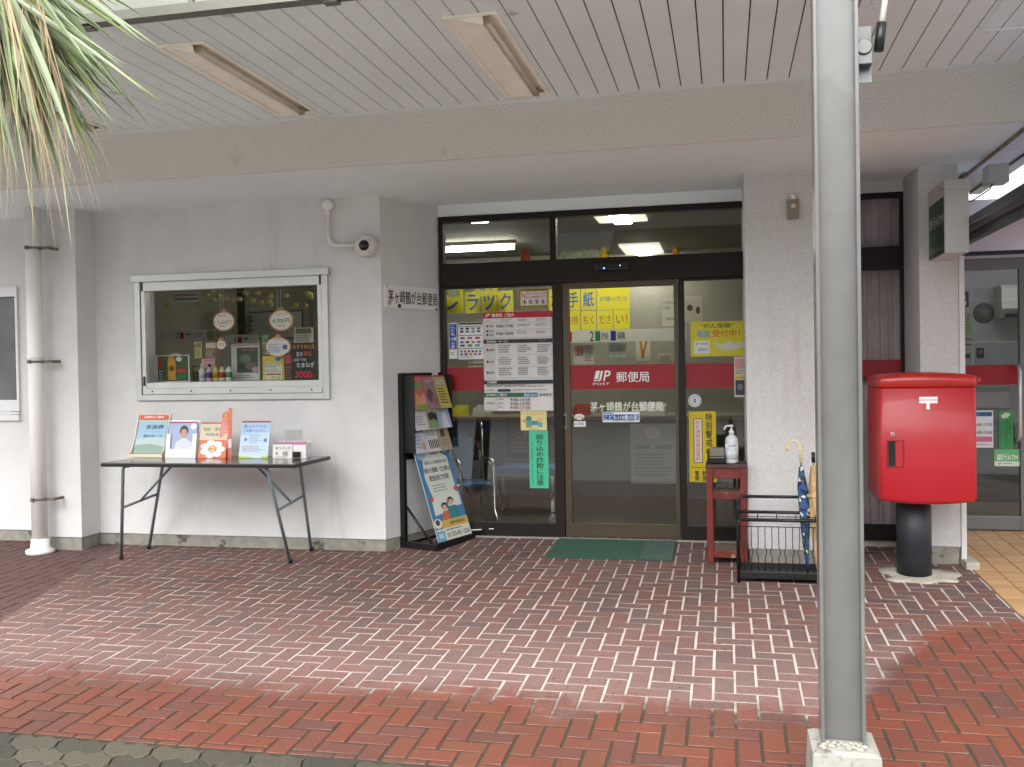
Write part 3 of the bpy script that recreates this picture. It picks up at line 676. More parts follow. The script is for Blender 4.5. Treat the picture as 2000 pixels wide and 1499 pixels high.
# ---------------------------------------------------------------- lobby objects behind the glass
# wheelchair
wc = thing('wheelchair', 'folded wheelchair with blue backrest standing inside the left glass pane', 'wheelchair', (P(920, 900, 8.25).x, 8.25, -.012), (0, 0, .5))
bx('backrest', mat('blue vinyl', '#174a80', .5, var=.1), wc, -.17, .02, .02, .04, .42, .80, bev=.012); bx('seat', MC['blue vinyl'], wc, -.17, .1, -.36, .02, .40, .43, bev=.012)
mb = MB()
for xx in (-.18, .12):
    mb.tube([(xx, .06, .1), (xx, .05, .86), (xx, .08, .92), (xx, .16, .93)], .011); mb.tube([(xx, .05, .62), (xx, -.3, .62), (xx, -.34, .58), (xx, -.36, .2), (xx, -.48, .08)], .011); mb.tube([(xx, .05, .4), (xx, -.34, .4)], .011)
mb.build('frame', CHROME, wc)
for xx in (-.22, .16):
    mb = MB(); mb.tube([(xx, .0+.28*math.cos(k*math.pi/14), .29+.28*math.sin(k*math.pi/14)) for k in range(29)], .014, 8, cap=False)
    for k in range(8): mb.tube([(xx, 0, .29), (xx, .28*math.cos(k*math.pi/4), .29+.28*math.sin(k*math.pi/4))], .002, 5)
    mb.build('wheel', mat('grey tyre', '#3b3b3d', .6), wc)
mb = MB(); mb.box(-.2, -.06, -.6, -.44, .06, .075, bev=.004); mb.box(.0, .14, -.6, -.44, .06, .075, bev=.004); mb.build('footrest', CHROME, wc)
poster((885, 822, 985, 900), 9.6, 'dark blue poster with faint white lettering low inside the left pane', '#16264c', [Tx('ゆうちょのご案内', .1, .3, .9, .55, '#5a6a94', b=.0), Bb(.1, .65, .9, .85, 2, '#4a587c')], grp='posters below the counter')
poster((988, 818, 1075, 895), 9.8, 'dark red poster low behind the green warning strip', '#3c1614', [Tx('ご利用', .2, .3, .8, .5, '#7c3a34'), Bb(.1, .6, .9, .9, 3, '#6a2e2a')], grp='posters below the counter')
poster((915, 845, 985, 965), 9.3, 'dark photo poster of a person in a suit beside the wheelchair', '#1a1c18', [El(.32, .16, .1, .11, '#9a7058'), Gg([(.15, .3), (.5, .28), (.75, .5), (.8, .95), (.1, .95), (.1, .5)], '#23301f'), Gg([(.27, .28), (.4, .28), (.36, .5), (.31, .5)], '#c8c4b8'), Rr(.12, .45, .45, .9, '#8f9088'), El(.32, .08, .12, .07, '#141210')], grp='posters below the counter')
poster((1232, 828, 1320, 945), 8.9, 'pale upright leaflet stand poster behind the sliding door', '#8d8a80', [Rr(.1, .35, .45, .42, '#4d6b50'), Rr(.55, .35, .9, .42, '#4d6b50'), El(.5, .15, .18, .1, '#b9a49a'), Bb(.1, .5, .9, .9, 7, '#5f5d58')], grp='posters below the counter')
b0 = P(985, 940, 9.0); bn = thing('lobby_bench', 'low blue bench inside the lobby behind the green warning strip', 'bench', (b0.x, 9.0, 0))
bx('seat', MC['blue vinyl'], bn, -.1, .5, 0, .45, .36, .44, bev=.015)
for xx in (-.06, .44): bx('leg', CHROME, bn, xx, xx+.03, .1, .35, 0, .36)
for (a, b, c, lb) in ((882, 908, '#c8c220', 'bright yellow paper tray on the counter behind the brochure rack'), (925, 955, '#c9c6be', 'white card machine on the counter left of the timetable board'), (1120, 1150, '#b04038', 'red leaflet box on the counter behind the door'), (1180, 1230, '#8a9a4c', 'olive tray on the counter behind the door'), (1245, 1300, '#d5d2c8', 'white form tray on the counter near the door jamb')):
    x0, x1 = xr(a, b, 785, 10.3); mb = MB(); mb.box(x0, x1, 10.25, 10.45, .881, .885); mb.box(x0, x1, 10.25, 10.26, .885, .94); mb.box(x0, x1, 10.44, 10.45, .885, 1.0); mb.box(x0, x0+.01, 10.26, 10.44, .885, .97); mb.box(x1-.01, x1, 10.26, 10.44, .885, .97)
    o = mb.build('counter_tray', mat('tray '+c, c, .5)); tag(o, lb, 'tray', 'trays on the service counter')
# ---------------------------------------------------------------- signs on the entrance glass
YS = YG-.004
cardpx('children_refuge_sticker', 'tall narrow blue sticker with white letters at the left edge of the glass', 'sticker', (877, 631, 893, 701), YS, [Rr(.06, .03, .94, .74, '#1c55ac'), Tx('こども', .22, .06, .78, .36, '#ffffff', True, .03), Tx('110番', .08, .40, .92, .50, '#ffffff', False, .03), Tx('の家', .25, .54, .75, .72, '#ffffff', True, .03), Bb(.1, .82, .9, .92, 2, '#999999')], t=.001)
pl = [Rr(.02, .01, .98, .06, '#33343a')]
cols = ['#3a6fb0', '#b03030', '#2a3a5a', '#444444', '#d07a28', '#2f8a4a', '#777777', '#4aa0c8', '#c84a6a']
for r, yy in enumerate((.14, .22, .40, .51, .60, .76, .84)):
    nn = (4, 4, 3, 4, 3, 6, 5)[r]
    for q in range(nn): pl.append(Rr(.08+q*.9/nn, yy, .08+q*.9/nn+.55/nn, yy+.055, cols[(r*3+q*2) % 9]))
for yy in (.10, .345, .70): pl.append(Rr(.02, yy, .98, yy+.018, '#77777c'))
pl.append(Bb(.08, .93, .8, .97, 1, '#888888'))
cardpx('payment_sign', 'white sheet of small coloured payment marks left of the timetable board', 'sign', (895, 630, 944, 702), YS, pl, t=.002)
no = [Rr(.0, .0, 1, 1, '#e0c21c')]
for q in range(14):
    no += [Gg([(q/14, 0), (q/14+.035, 0), (q/14+.015, .1), (q/14-.02 if q else 0, .1)], '#222222'), Gg([(q/14, .9), (q/14+.035, .9), (q/14+.015, 1), (q/14-.02 if q else 0, 1)], '#222222')]
no += [Rr(.04, .14, .96, .86, '#f4f2ec'), Tx('NO', .07, .18, .36, .52, '#c01a22', b=.06), Tx('SMOKING AND', .4, .18, .93, .32, '#c8102a', b=.02), Tx('DRINKING ETC.', .4, .37, .93, .50, '#33333a', b=.02)]
for q in range(4): no += [El(.16+q*.225, .69, .085, .135, '#333333'), El(.16+q*.225, .69, .068, .108, '#f4f2ec'), Rr(.13+q*.225, .62, .19+q*.225, .76, '#3a3030'), Gg([(.10+q*.225, .62), (.12+q*.225, .59), (.22+q*.225, .76), (.20+q*.225, .79)], '#a03030')]
cardpx('warning_sticker', 'yellow and black striped prohibition sticker with red NO above the timetable board', 'sticker', (1016, 565, 1070, 601), YS-.001, no, t=.002)
tt = [Rr(0, 0, 1, .062, '#b81428'), Tx('JP', .03, .014, .10, .048, '#ffffff', b=.05, sl=.15), Tx('郵便局', .13, .014, .28, .05, '#ffffff', b=.02), Tx('ご案内', .31, .014, .45, .05, '#ffffff', b=.02)]
tt += [Rr(.0, .105, .16, .26, '#dcdbd8'), Rr(0, .315, .17, .68, '#d7d6d3'), Bb(.04, .085, .15, .1, 1, '#777777')]
for q in range(3): tt.append(Bb(.25+q*.26, .075, .42+q*.26, .10, 2, '#8a8a8a'))
tt += [Rr(.045, .13, .075, .15, '#c01a28'), Tx('郵便', .09, .13, .15, .15, '#444444'), El(.06, .19, .016, .012, '#444444'), Tx('貯金', .09, .182, .15, .2, '#444444'), El(.06, .228, .016, .012, '#333333'), Tx('保険', .09, .22, .15, .238, '#444444'),
       Tx('9:00-17:00', .19, .125, .44, .158, '#3b3b3f', b=.015), Tx('9:00-16:00', .19, .2, .44, .233, '#3b3b3f', b=.015)]
for r in (.125, .2):
    for q in range(2): tt.append(Bb(.49+q*.27, r, .7+q*.27, r+.03, 2, '#99979a' if q == 0 else '#c07878'))
for yy in (.104, .178, .26): tt.append(Rr(.01, yy, .99, yy+.003, '#b5b4b2'))
tt += [Rr(.0, .277, 1, .315, '#23262d'), Tx('取扱商品・サービス', .05, .285, .36, .308, '#ffffff', b=.02), Bb(.8, .287, .97, .306, 2, '#8a8d95')]
for q, yy in enumerate((.38, .50, .61)):
    tt += [El(.06, yy, .016, .012, '#c01a28' if q == 0 else '#333333'), Tx(('郵便', '貯金', '保険')[q], .09, yy-.011, .15, yy+.011, '#444444')]
    for c in range(3): tt.append(Bb(.22+c*.28, yy-.045, .43+c*.27, yy+.04, 4, '#8e8e92'))
    tt.append(Rr(.19, yy+.053, .99, yy+.056, '#c2c1bf'))
tt += [Rr(0, .69, 1, .727, '#23262d'), Tx('代理業務', .05, .697, .19, .72, '#ffffff', b=.02), Bb(.03, .735, .97, .76, 2, '#888888'), Rr(.2, .778, .39, .803, '#2f3a4c'), Bb(.03, .782, .16, .8, 1, '#888888'), Bb(.42, .782, .97, .8, 1, '#aaaaaa'),
       Rr(0, .817, .6, .857, '#1d6a3c'), Rr(.575, .817, .78, .857, '#3c7ea4'), Tx('ATMのご案内', .03, .823, .33, .85, '#ffffff', b=.02), Tx('Bank Card', .59, .826, .76, .848, '#ffffff', b=.02)]
for q in range(4): tt.append(Rr(.81+q*.045, .825, .838+q*.045, .85, '#77777c'))
tt += [Rr(0, .862, .19, .985, '#dcdbd8'), Tx('営業時間', .04, .91, .16, .93, '#55555a')]
for q, (s, c) in enumerate((('9:00-17:30', '#3a3a3e'), ('9:00-17:00', '#3a3a3e'), ('9:00-17:00', '#b03040'))): tt += [Tx(s, .38, .872+q*.04, .67, .902+q*.04, c, b=.015), Bb(.21, .876+q*.04, .3, .896+q*.04, 1, '#999999')]
cardpx('timetable_board', 'large white opening-hours board with red header hung on the left glass pane', 'notice board', (945, 609, 1080, 803), YS-.012, tt, base='#e9e9e7', t=.012, bev=.004)
cardpx('notice_card', 'small pale yellow card with teal shapes under the opening-hours board', 'notice', (1017, 803.5, 1068, 841), YS, [Tx('こまったときは', .12, .06, .88, .2, '#e0a850', b=.02), Rr(.2, .3, .42, .85, '#6fae9c'), El(.31, .38, .11, .13, '#4f8f94'), Rr(.42, .5, .66, .72, '#5a96a8'), El(.74, .46, .1, .12, '#e8c98a'), Rr(.66, .58, .84, .82, '#7cb0b8'), El(.14, .5, .05, .1, '#e09850'), Bb(.3, .92, .7, .97, 1, '#777777')], base='#efe6a0', t=.001)
cardpx('fraud_warning_strip', 'mint green vertical strip with black characters beside the sliding door', 'notice', (1034, 842, 1071, 954), YS, [Tx('振り込め詐欺に注意', .36, .06, .76, .95, '#17241f', True, .02), Tx('茅ヶ崎警察署・防犯協会連合会', .10, .2, .19, .94, '#2f6a54', True, 0)], base='#4fd3a4', t=.002)
cardpx('insurance_poster', 'yellow insurance poster with blue and red characters on the right pane', 'poster', (1349, 628, 1456, 696), YS, [Tx('“がん保険”', .18, .05, .78, .2, '#26261e', b=.02), Tx('相談', .12, .25, .36, .45, '#2a9ac8', b=.03), Tx('受付中！', .4, .25, .9, .45, '#d04a2a', b=.03), Rr(.06, .55, .35, .92, '#e6e6de'), Tx('JP 生命', .09, .6, .32, .68, '#555555'), Tx('Afford', .12, .75, .3, .85, '#3a6ab0', sl=.2), El(.72, .7, .09, .12, '#d8d6cc'), Gg([(.42, .6), (.7, .7), (.68, .85), (.5, .78)], '#d2d2c6'), Gg([(.76, .68), (1.0, .58), (.96, .74), (.78, .84)], '#d2d2c6')], base='#d6cf22', t=.002)
cardpx('small_notice', 'narrow notice with pink top and dark photo beside the white column', 'notice', (1434, 697, 1457, 776), YS-.001, [Rr(.1, .05, .9, .3, '#d8a09a'), Bb(.1, .33, .9, .45, 3, '#777777'), Rr(.1, .48, .9, .55, '#d8c030'), Rr(.1, .58, .9, .95, '#39404e'), El(.5, .75, .25, .08, '#7a8498')], base='#d9d5cf', t=.002)
o = MB().lathe([(.052, -.001), (.052, .001)], n=28, M=Matrix.Rotation(math.pi/2, 3, 'X')).build('round_sticker', ink('#d9dde0')); o.location = P(1357, 783, YS); tag(o, 'round white sticker above the yellow police sign', 'sticker')
prints(o, .104, .104, [El(0, 1, .40, .40, '#b9c0c6'), El(0, 1, .33, .33, '#e4e7e9'), El(0, .98, .12, .18, '#8f9aa4'), Bb(-.2, 1.15, .2, 1.25, 2, '#8f9aa4')], -.001)
cardpx('police_alert_sign', 'tall yellow police alert sign with black characters behind the red stand', 'sign', (1346, 804, 1399, 942), YS, [Rr(.17, .10, .50, .73, '#2d4a38'), Rr(.20, .11, .47, .72, '#ecdcd6'), Tx('防犯通報装置設置局', .25, .13, .42, .70, '#c0413a', True, .0), Tx('特別警戒中', .62, .03, .86, .62, '#1d1c14', True, .03), Bb(.08, .79, .9, .81, 1, '#4a4630'), Tx('警察', .2, .84, .36, .98, '#1d1c14', True, .02), Tx('郵便', .47, .84, .63, .98, '#1d1c14', True, .02), Tx('署局', .74, .84, .9, .98, '#1d1c14', True, .02)], base='#dcc21c', t=.002)
# ---------------------------------------------------------------- show window
sw_ = thing('show_window', 'silver aluminium show window with hanging price tags in the white wall', 'window', (0, YWALL, 0))
mb = MB()
mb.box(wx0-.02, wx1+.02, -.05, .02, wz1-.055, wz1, bev=.003); mb.box(wx0, wx0+.05, -.03, .02, wz0, wz1-.055, bev=.002); mb.box(wx1-.05, wx1, -.03, .02, wz0, wz1-.055, bev=.002)
mb.box(wx0+.05, wx1-.05, -.03, .02, wz0, wz0+.045, bev=.002); mb.build('outer_frame', ALU, sw_)
mb = MB()
mb.box(wx0+.075, wx1-.075, -.02, .05, wz1-.13, wz1-.055, bev=.002); mb.box(wx0+.055, wx0+.09, -.02, .05, wz0+.05, wz1-.13, bev=.002); mb.box(wx1-.09, wx1-.055, -.02, .05, wz0+.05, wz1-.13, bev=.002)
mb.box(wx0+.09, wx1-.09, -.015, .05, wz0+.10, wz0+.145, bev=.002); mb.box(wx0+.06, wx1-.06, -.028, .05, wz0+.05, wz0+.098, bev=.002)
mb.build('sash', ALU, sw_)
mb = MB()
for q in range(5): mb.lathe([(.007, -.004), (.007, 0)], (wx0+.15+q*(wx1-wx0-.3)/4, -.031, wz0+.075), 8, Matrix.Rotation(math.pi/2, 3, 'X'))
mb.box(wx0+.065, wx0+.08, -.026, -.02, wz0+.12, wz0+.2); mb.build('fixings', VOID, sw_)
bx('pane', glass('show window glass', (.94, .95, .94), .7), sw_, wx0+.09, wx1-.09, .02, .026, wz0+.145, wz1-.13)
YW = YWALL+.02
zs = wz0+.15                        # display sill
bx('display_sill', ALUW, sw_, wx0+.05, wx1-.05, .052, .55, zs-.03, zs)
def wcard(nm, lb, cat, box, Y, items, base='#e8e6e0', t=.004, grp=None): return cardpx(nm, lb, cat, box, Y, items, base, t, grp)
def seat(o): o.location.z = zs+.001; return o
seat(wcard('juice_poster', 'small framed poster with a yellow bottle on green, left of the show window', 'poster', (300, 698, 370, 750), YW+.13, [Rr(.03, .03, .97, .97, '#3c5a40'), Rr(.03, .03, .12, .97, '#d9dcd4'), Tx('野菜', .13, .1, .27, .5, '#c02a2a', True, .04), Tx('ジュース', .14, .55, .26, .95, '#e8e8e0', True, .02), Rr(.4, .15, .62, .93, '#d09a1c'), Rr(.43, .05, .58, .15, '#b88a28'), El(.51, .5, .07, .1, '#6a5a20'), El(.78, .8, .14, .14, '#2c6a2c'), Rr(.66, .5, .9, .65, '#b8301e'), El(.72, .15, .08, .09, '#d8dcd8')]))
seat(wcard('recommendation_board', 'black chalk-style price board of onions in the right corner of the show window', 'sign', (570, 677, 618, 750), YW+.03, [Tx('おすすめの品', .06, .05, .94, .17, '#e08a3c', b=.03), Tx('生の', .2, .24, .45, .36, '#e6e6e2', b=.02), Tx('野菜', .5, .24, .82, .36, '#d84a5a', b=.03), Tx('小田原 下中産', .05, .42, .6, .5, '#d8d8d4', b=.01), Tx('たまねぎ', .2, .53, .92, .66, '#f0f0ec', b=.04), Tx('3000', .14, .76, .80, .94, '#e03a55', b=.04), Tx('円', .82, .86, .92, .93, '#d84a5a', b=.02)], base='#1d1f1c'))
seat(wcard('calendar', 'yellow desk calendar standing left of the black price board', 'calendar', (513, 700, 555, 748), YW+.10, [Rr(.08, .05, .92, .3, '#d8c868'), Tx('ごあいさつ', .1, .08, .6, .2, '#b89a20'), El(.72, .13, .12, .09, '#3a8ac8'), Rr(.1, .33, .9, .95, '#e6e2d0'), Bb(.1, .36, .9, .5, 2, '#4a78b8'), Bb(.1, .55, .9, .68, 2, '#4a78b8'), Rr(.15, .72, .85, .78, '#b84a40'), Tx('5月 26', .4, .83, .8, .92, '#4a4a48')], base='#d6c238'))
seat(wcard('photo_display', 'framed dark farm photo behind clear plastic in the middle of the show window', 'picture', (452, 676, 507, 748), YW+.24, [Rr(.03, .02, .97, .05, '#b04a58'), Rr(.2, .1, .95, .78, '#4a5648'), El(.5, .4, .2, .12, '#6a7a64'), El(.7, .6, .2, .1, '#7a6a66'), El(.35, .62, .12, .08, '#38423a'), El(.85, .7, .12, .07, '#c0a4a4'), Tx('農産物', .4, .14, .85, .2, '#b8586a', b=.02), Rr(.03, .82, .97, .98, '#dcdcd8'), Bb(.1, .85, .9, .95, 2, '#777777')], base='#c9ccc6'))
seat(wcard('pink_price_card', 'pink price card standing among the small bottles', 'sign', (394, 706, 420, 750), YW+.17, [Tx('おすすめ', .15, .05, .85, .13, '#8a3a50', b=.02), Tx('さくら', .2, .2, .8, .33, '#8a3a50', b=.03), El(.5, .6, .3, .2, '#4a3a58'), El(.5, .62, .2, .14, '#e0d0c8')], base='#dca4aa'))
bc = (('#dcdcdc', '#c8c8d4'), ('#c9b8d0', '#54406c'), ('#c9cc68', '#c08028'), ('#d8d0c4', '#b03a2c'), ('#e0e6da', '#3a8a5a'))
for q, px in enumerate((395, 409, 422, 434, 447)):
    p = P(px, 740, YW+.11)
    t = thing('bottle', ('white-labelled bottle at the left of the little bottle row', 'bottle with dark purple label in the little bottle row', 'yellow-green bottle with orange label in the little bottle row', 'bottle with red label in the little bottle row', 'white bottle with green mark at the right of the little bottle row')[q], 'bottle', (p.x, YW+.11, zs+.001), group='small bottles in the show window')
    MB().lathe([(.024, 0), (.026, .01), (.026, .085), (.02, .10), (.011, .112), (.011, .122)], n=16).build('body', ink(bc[q][0]), t)
    MB().lathe([(.013, .1225), (.013, .142), (.011, .144)], n=12).build('cap', ink(bc[q][1]), t)
    MB().lathe([(.0268, .03), (.0268, .075)], n=16).build('bottle_label', ink(bc[q][1]), t)
    if q == 3: t.location.z += 0
o = MB().lathe([(0, 0), (.05, .012), (.075, .05), (.07, .09), (.04, .122), (0, .132)], n=20).build('soft_toy', mat('cream plush', '#e4dccb', .95, bump=.5, bs=150)); o.location = (P(343, 700, YW+.34).x, YW+.34, zs+.12); 
hb = bx('box_stand', ink('#6a6e5c'), None, 0, .18, 0, .12, 0, .12); hb.location = (P(343, 700, YW+.34).x-.09, YW+.28, zs+.001); tag(hb, 'olive box under the cream soft toy in the show window', 'box')
tag(o, 'round cream soft toy on a box behind the yellow bottle poster', 'soft toy')
# hanging oval price tags
for (px, py, rx_, rz_, its, lb) in (
    (437, 628, .10, .082, [Tx('1,000円', .24, .45, .86, .66, '#c8a428', b=.05), Tx('お中元', .25, .15, .6, .28, '#d84a30', b=.02), Bb(.3, .74, .7, .82, 1, '#b04a40')], 'oval hanging price tag with yellow figures, left of the show window'),
    (549, 626, .108, .088, [Tx('4,700円', .14, .42, .86, .64, '#3a8a5a', b=.04), Tx('ふるさと小包', .25, .14, .8, .26, '#d84a30', b=.02), Bb(.3, .74, .75, .82, 1, '#b04a40')], 'oval hanging price tag with green figures reading 4,700'),
    (432, 674, .045, .04, [Bb(.15, .35, .85, .65, 2, '#7a6a98')], 'small round hanging tag below the yellow-figured tag'),
    (543, 678, .115, .085, [Tx('お申込み', .35, .1, .85, .2, '#b0407a', b=.02), Bb(.12, .35, .62, .8, 6, '#4a7ac0'), Rr(.68, .4, .86, .62, '#4a6a9a')], 'wide oval hanging tag with blue fine print above the yellow calendar')):
    c = P(px, py, YW+.06); t = thing('hanging_tag', lb, 'price tag', (c.x-rx_, YW+.06, c.z-rz_), group='oval tags hanging in the show window')
    mb = MB(); mb.prism([(rx_+rx_*math.cos(k*math.pi/18), 0, rz_+rz_*math.sin(k*math.pi/18)) for k in range(36)], (0, .003, 0)); mb.prism([(rx_-.03, .0005, rz_*1.9), (rx_+.03, .0005, rz_*1.9), (rx_+.015, .0005, rz_*2+.02), (rx_-.015, .0005, rz_*2+.02)], (0, .002, 0)); mb.build('tag_board', ink('#c98a50'), t)
    prints(t, 2*rx_, 2*rz_, [El(.5, .5, .45, .44, '#ebe6e2')]+its)
    MB().tube([(rx_, .001, 2*rz_+.02), (rx_, .001, 2*rz_+.03+max(0, wz1-.15-c.z-rz_))], .0012, 5).build('thread', WHITE, t)
for q, (bx0, by0, bx1, by1, c1, c2, lb) in enumerate(((380, 668, 394, 700, '#c8c47a', '#8a8a60', 'narrow yellow-green leaflet behind the little bottles'), (400, 668, 424, 704, '#8a6a58', '#d8c8b0', 'brown photo leaflet above the little bottles'), (512, 655, 524, 694, '#b8bcb8', '#6a8a6a', 'narrow grey-green leaflet left of the wide oval tag'), (556, 690, 570, 748, '#3a3a3c', '#c04a58', 'dark upright box with red spine left of the black price board'), (376, 715, 392, 749, '#5d6b4c', '#b8b890', 'olive card behind the left of the bottle row'), (574, 640, 612, 674, '#e2ded4', '#7a8a6a', 'white sheet above the black price board'))):
    wcard('window_leaflet', lb, 'leaflet', (bx0, by0, bx1, by1), YW+(.30 if q != 3 else .06), [Rr(.1, .06, .9, .35, c2), Bb(.12, .45, .88, .9, 5, c2)], base=c1, grp='leaflets in the show window')
# inside the display: back counter, whiteboard, cord of yellow lanterns
bx('display_back_shelf', ink('#5d5a4c'), bld, ox0, ox1, 8.6, 8.9, .2, 1.06)
wcard('numbered_counter_sign', 'white counter sign with red seven behind the show window', 'sign', (314, 645, 420, 668), 8.6, [Tx('7', .3, .2, .34, .75, '#333333', b=.02), Rr(.36, .2, .43, .75, '#b02030'), Bb(.46, .3, .56, .6, 1, '#555555'), Rr(.86, .1, 1, .9, '#b8c080'), Bb(.65, .3, .82, .7, 2, '#888888')], base='#ffffff')
wcard('numbered_counter_sign', 'white counter sign with red square behind the middle of the show window', 'sign', (440, 654, 505, 676), 8.6, [Tx('6', .28, .2, .34, .75, '#333333', b=.02), Rr(.38, .2, .5, .75, '#b02030'), Bb(.53, .3, .7, .6, 1, '#555555')], base='#ffffff')
wcard('whiteboard', 'grey framed whiteboard on the wall behind the right of the show window', 'whiteboard', (480, 608, 592, 662), 9.6, [Rr(.02, .04, .98, .96, '#e8e8e2'), Rr(.1, .1, .101, .9, '#666666')]+[Rr(.18+.06*q, .12, .183+.06*q, .9, '#9a9b95') for q in range(10)]+[Bb(.05, .15, .14, .95, 5, '#555555')], base='#4a4a46')
wcard('white_cabinet', 'wide white cabinet front behind the left of the show window', 'cabinet', (290, 610, 465, 652), 10.4, [Rr(0, .45, 1, .48, '#7d7d76'), Rr(.2, 0, .205, 1, '#7d7d76')], base='#d5d5cc', t=.2)
mb = MB(); x = ox0+.3
pts = []
for q in range(24):
    px = 350+q*11.5; p = P(px, 585+random.uniform(-14, 14), 8.2); mb.lathe([(0, -.026), (.022, -.019), (.03, 0), (.022, .019), (0, .026)], (p.x, 8.2+random.uniform(-.2, .2), p.z), 10)
    pts.append(p)
mb.tube([(ox0-.1, 8.2, P(400, 572, 8.2).z), (ox1+.1, 8.2, P(500, 568, 8.2).z)], .003, 5)
tag(mb.build('garland', ink('#d8c68a')), 'string of pale yellow paper balls hung behind the show window', 'garland')
wcard('striped_flag', 'slanted striped paper flag hanging at the upper left of the show window', 'flag', (341, 572, 388, 590), 8.0, [Rr(0, .1, 1, .4, '#c4a0a0'), Rr(0, .55, 1, .8, '#7a9a98')], base='#ffffff')
bx('dark_partition', ink('#4c4f44'), bld, P(463, 600, 9.4).x, P(478, 600, 9.4).x, 9.4, 9.5, 0, 2.9)
# ---------------------------------------------------------------- things on the left wall
XP = P(71, 740, 6.72).x
dp = thing('downpipe', 'white round rain downpipe at the left end of the wall', 'drainpipe', (XP, 6.72, fz(6.72)))
zz = ZS-fz(6.72)
MB().tube([(0, 0, .02), (0, 0, zz)], .062, 20).build('pipe', PVC, dp)
MB().lathe([(.11, .0), (.11, .03), (.075, .045), (.068, .12), (.0625, .12)], n=24).build('base_collar', PVC, dp)
for py in (485, 707, 975):
    z = P(75, py, 6.72).z-fz(6.72); mb = MB(); mb.lathe([(.0635, -.009), (.066, -.009), (.066, .009), (.0635, .009)], (0, 0, z), 20)
    mb.box(.06, .15, -.004, .012, z-.012, z+.012); mb.tube([(.13, 0, z), (.13, .14, z)], .012); mb.box(-.02, .005, -.08, -.055, z-.014, z+.014)
    mb.build('bracket', mat('rusty bracket', '#7a6e64', .7, .4, var=.3, vs=25), dp)
    MB().lathe([(.0655, z+.02), (.0655, z+.05)], n=20).build('coupling', PVC, dp) if py == 707 else None
cc = P(715, 481, YWALL-.05)
cv = thing('security_camera', 'white round dome camera on the wall corner with conduit above', 'security camera', (cc.x, YWALL, cc.z))
Rx = Matrix.Rotation(math.pi/2, 3, 'X')
MB().lathe([(.085, 0), (.09, .03), (.088, .075), (.08, .09), (.045, .094)], n=28, M=Rx).build('housing', mat('white plastic', '#d5d3d0', .4, var=.03), cv)
MB().lathe([(.042, .09), (.04, .105), (.028, .118), (.0, .122)], n=20, M=Rx).build('lens_dome', mat('dark dome', '#08080a', .08, var=0), cv)
mb = MB()
for q in range(4): mb.lathe([(.006, .0885), (.006, .092)], (.064*math.cos(q*math.pi/2+.7), 0, .064*math.sin(q*math.pi/2+.7)), 8, Rx)
mb.build('screws', VOID, cv)
ct_ = P(640, 402, YWALL-.03); cb = P(644, 468, YWALL-.03); 
cx_, cz_ = ct_.x-cc.x, ct_.z-cc.z; bz_ = P(650, 481, YWALL-.03).z-cc.z
MB().tube([(cx_, -.03, cz_), (cx_, -.03, bz_+.07), (cx_+.012, -.03, bz_+.03), (cx_+.045, -.03, bz_+.004), (cx_+.08, -.03, bz_), (-.07, -.03, bz_)], .014, 12).build('conduit', PVC, cv)
MB().lathe([(.045, 0), (.045, .045), (.035, .05)], (cx_, 0, cz_), 20, Rx).build('junction_box', PVC, cv)
mb = MB(); mb.tube([(cx_, -.03, cz_-.03), (cx_, -.03, cz_-.09)], .019, 12); mb.tube([(cx_, -.03, bz_+.12), (cx_, -.03, bz_+.07)], .018); mb.build('conduit_coupling', PVC, cv)
# name plate on the splayed wall
dv = Vector((XC-XR, YDOOR-YWALL, 0)); L = dv.length; dv.normalize(); ang = math.atan2(dv.y, dv.x)
nrm = Vector((dv.y, -dv.x, 0))
def onsplay(px, py):
    d = ray(px, py); o = Vector((XR, YWALL, 0))+nrm*.012; n3 = nrm
    t = (o-Vector((0, 0, EYE))).dot(n3)/d.dot(n3); q = Vector((0, 0, EYE))+d*t; return (q-o).dot(dv), q.z, q
s0, z0, q0 = onsplay(753, 600); s1, z1, _ = onsplay(856, 588); _, z2, _ = onsplay(753, 553)
zz0 = (z0+onsplay(855, 608)[1])/2; zz1 = (z2+onsplay(855, 567)[1])/2
card('name_plate', 'white wooden name plate with hand-painted black characters beside the entrance', 'name plate', (q0.x, q0.y, zz0), s1-s0, zz1-zz0, [Tx('茅ヶ崎鶴が台郵便局', .05, .22, .98, .80, '#15130f', b=.03), El(.25, .9, .03, .09, '#2a221c'), El(.96, .95, .02, .06, '#3a322a'), El(.03, .08, .012, .03, '#555555'), El(.07, .78, .03, .12, '#b8b29a')], base='#f8f6f2', rot=(0, 0, ang), t=.012, bev=.003)
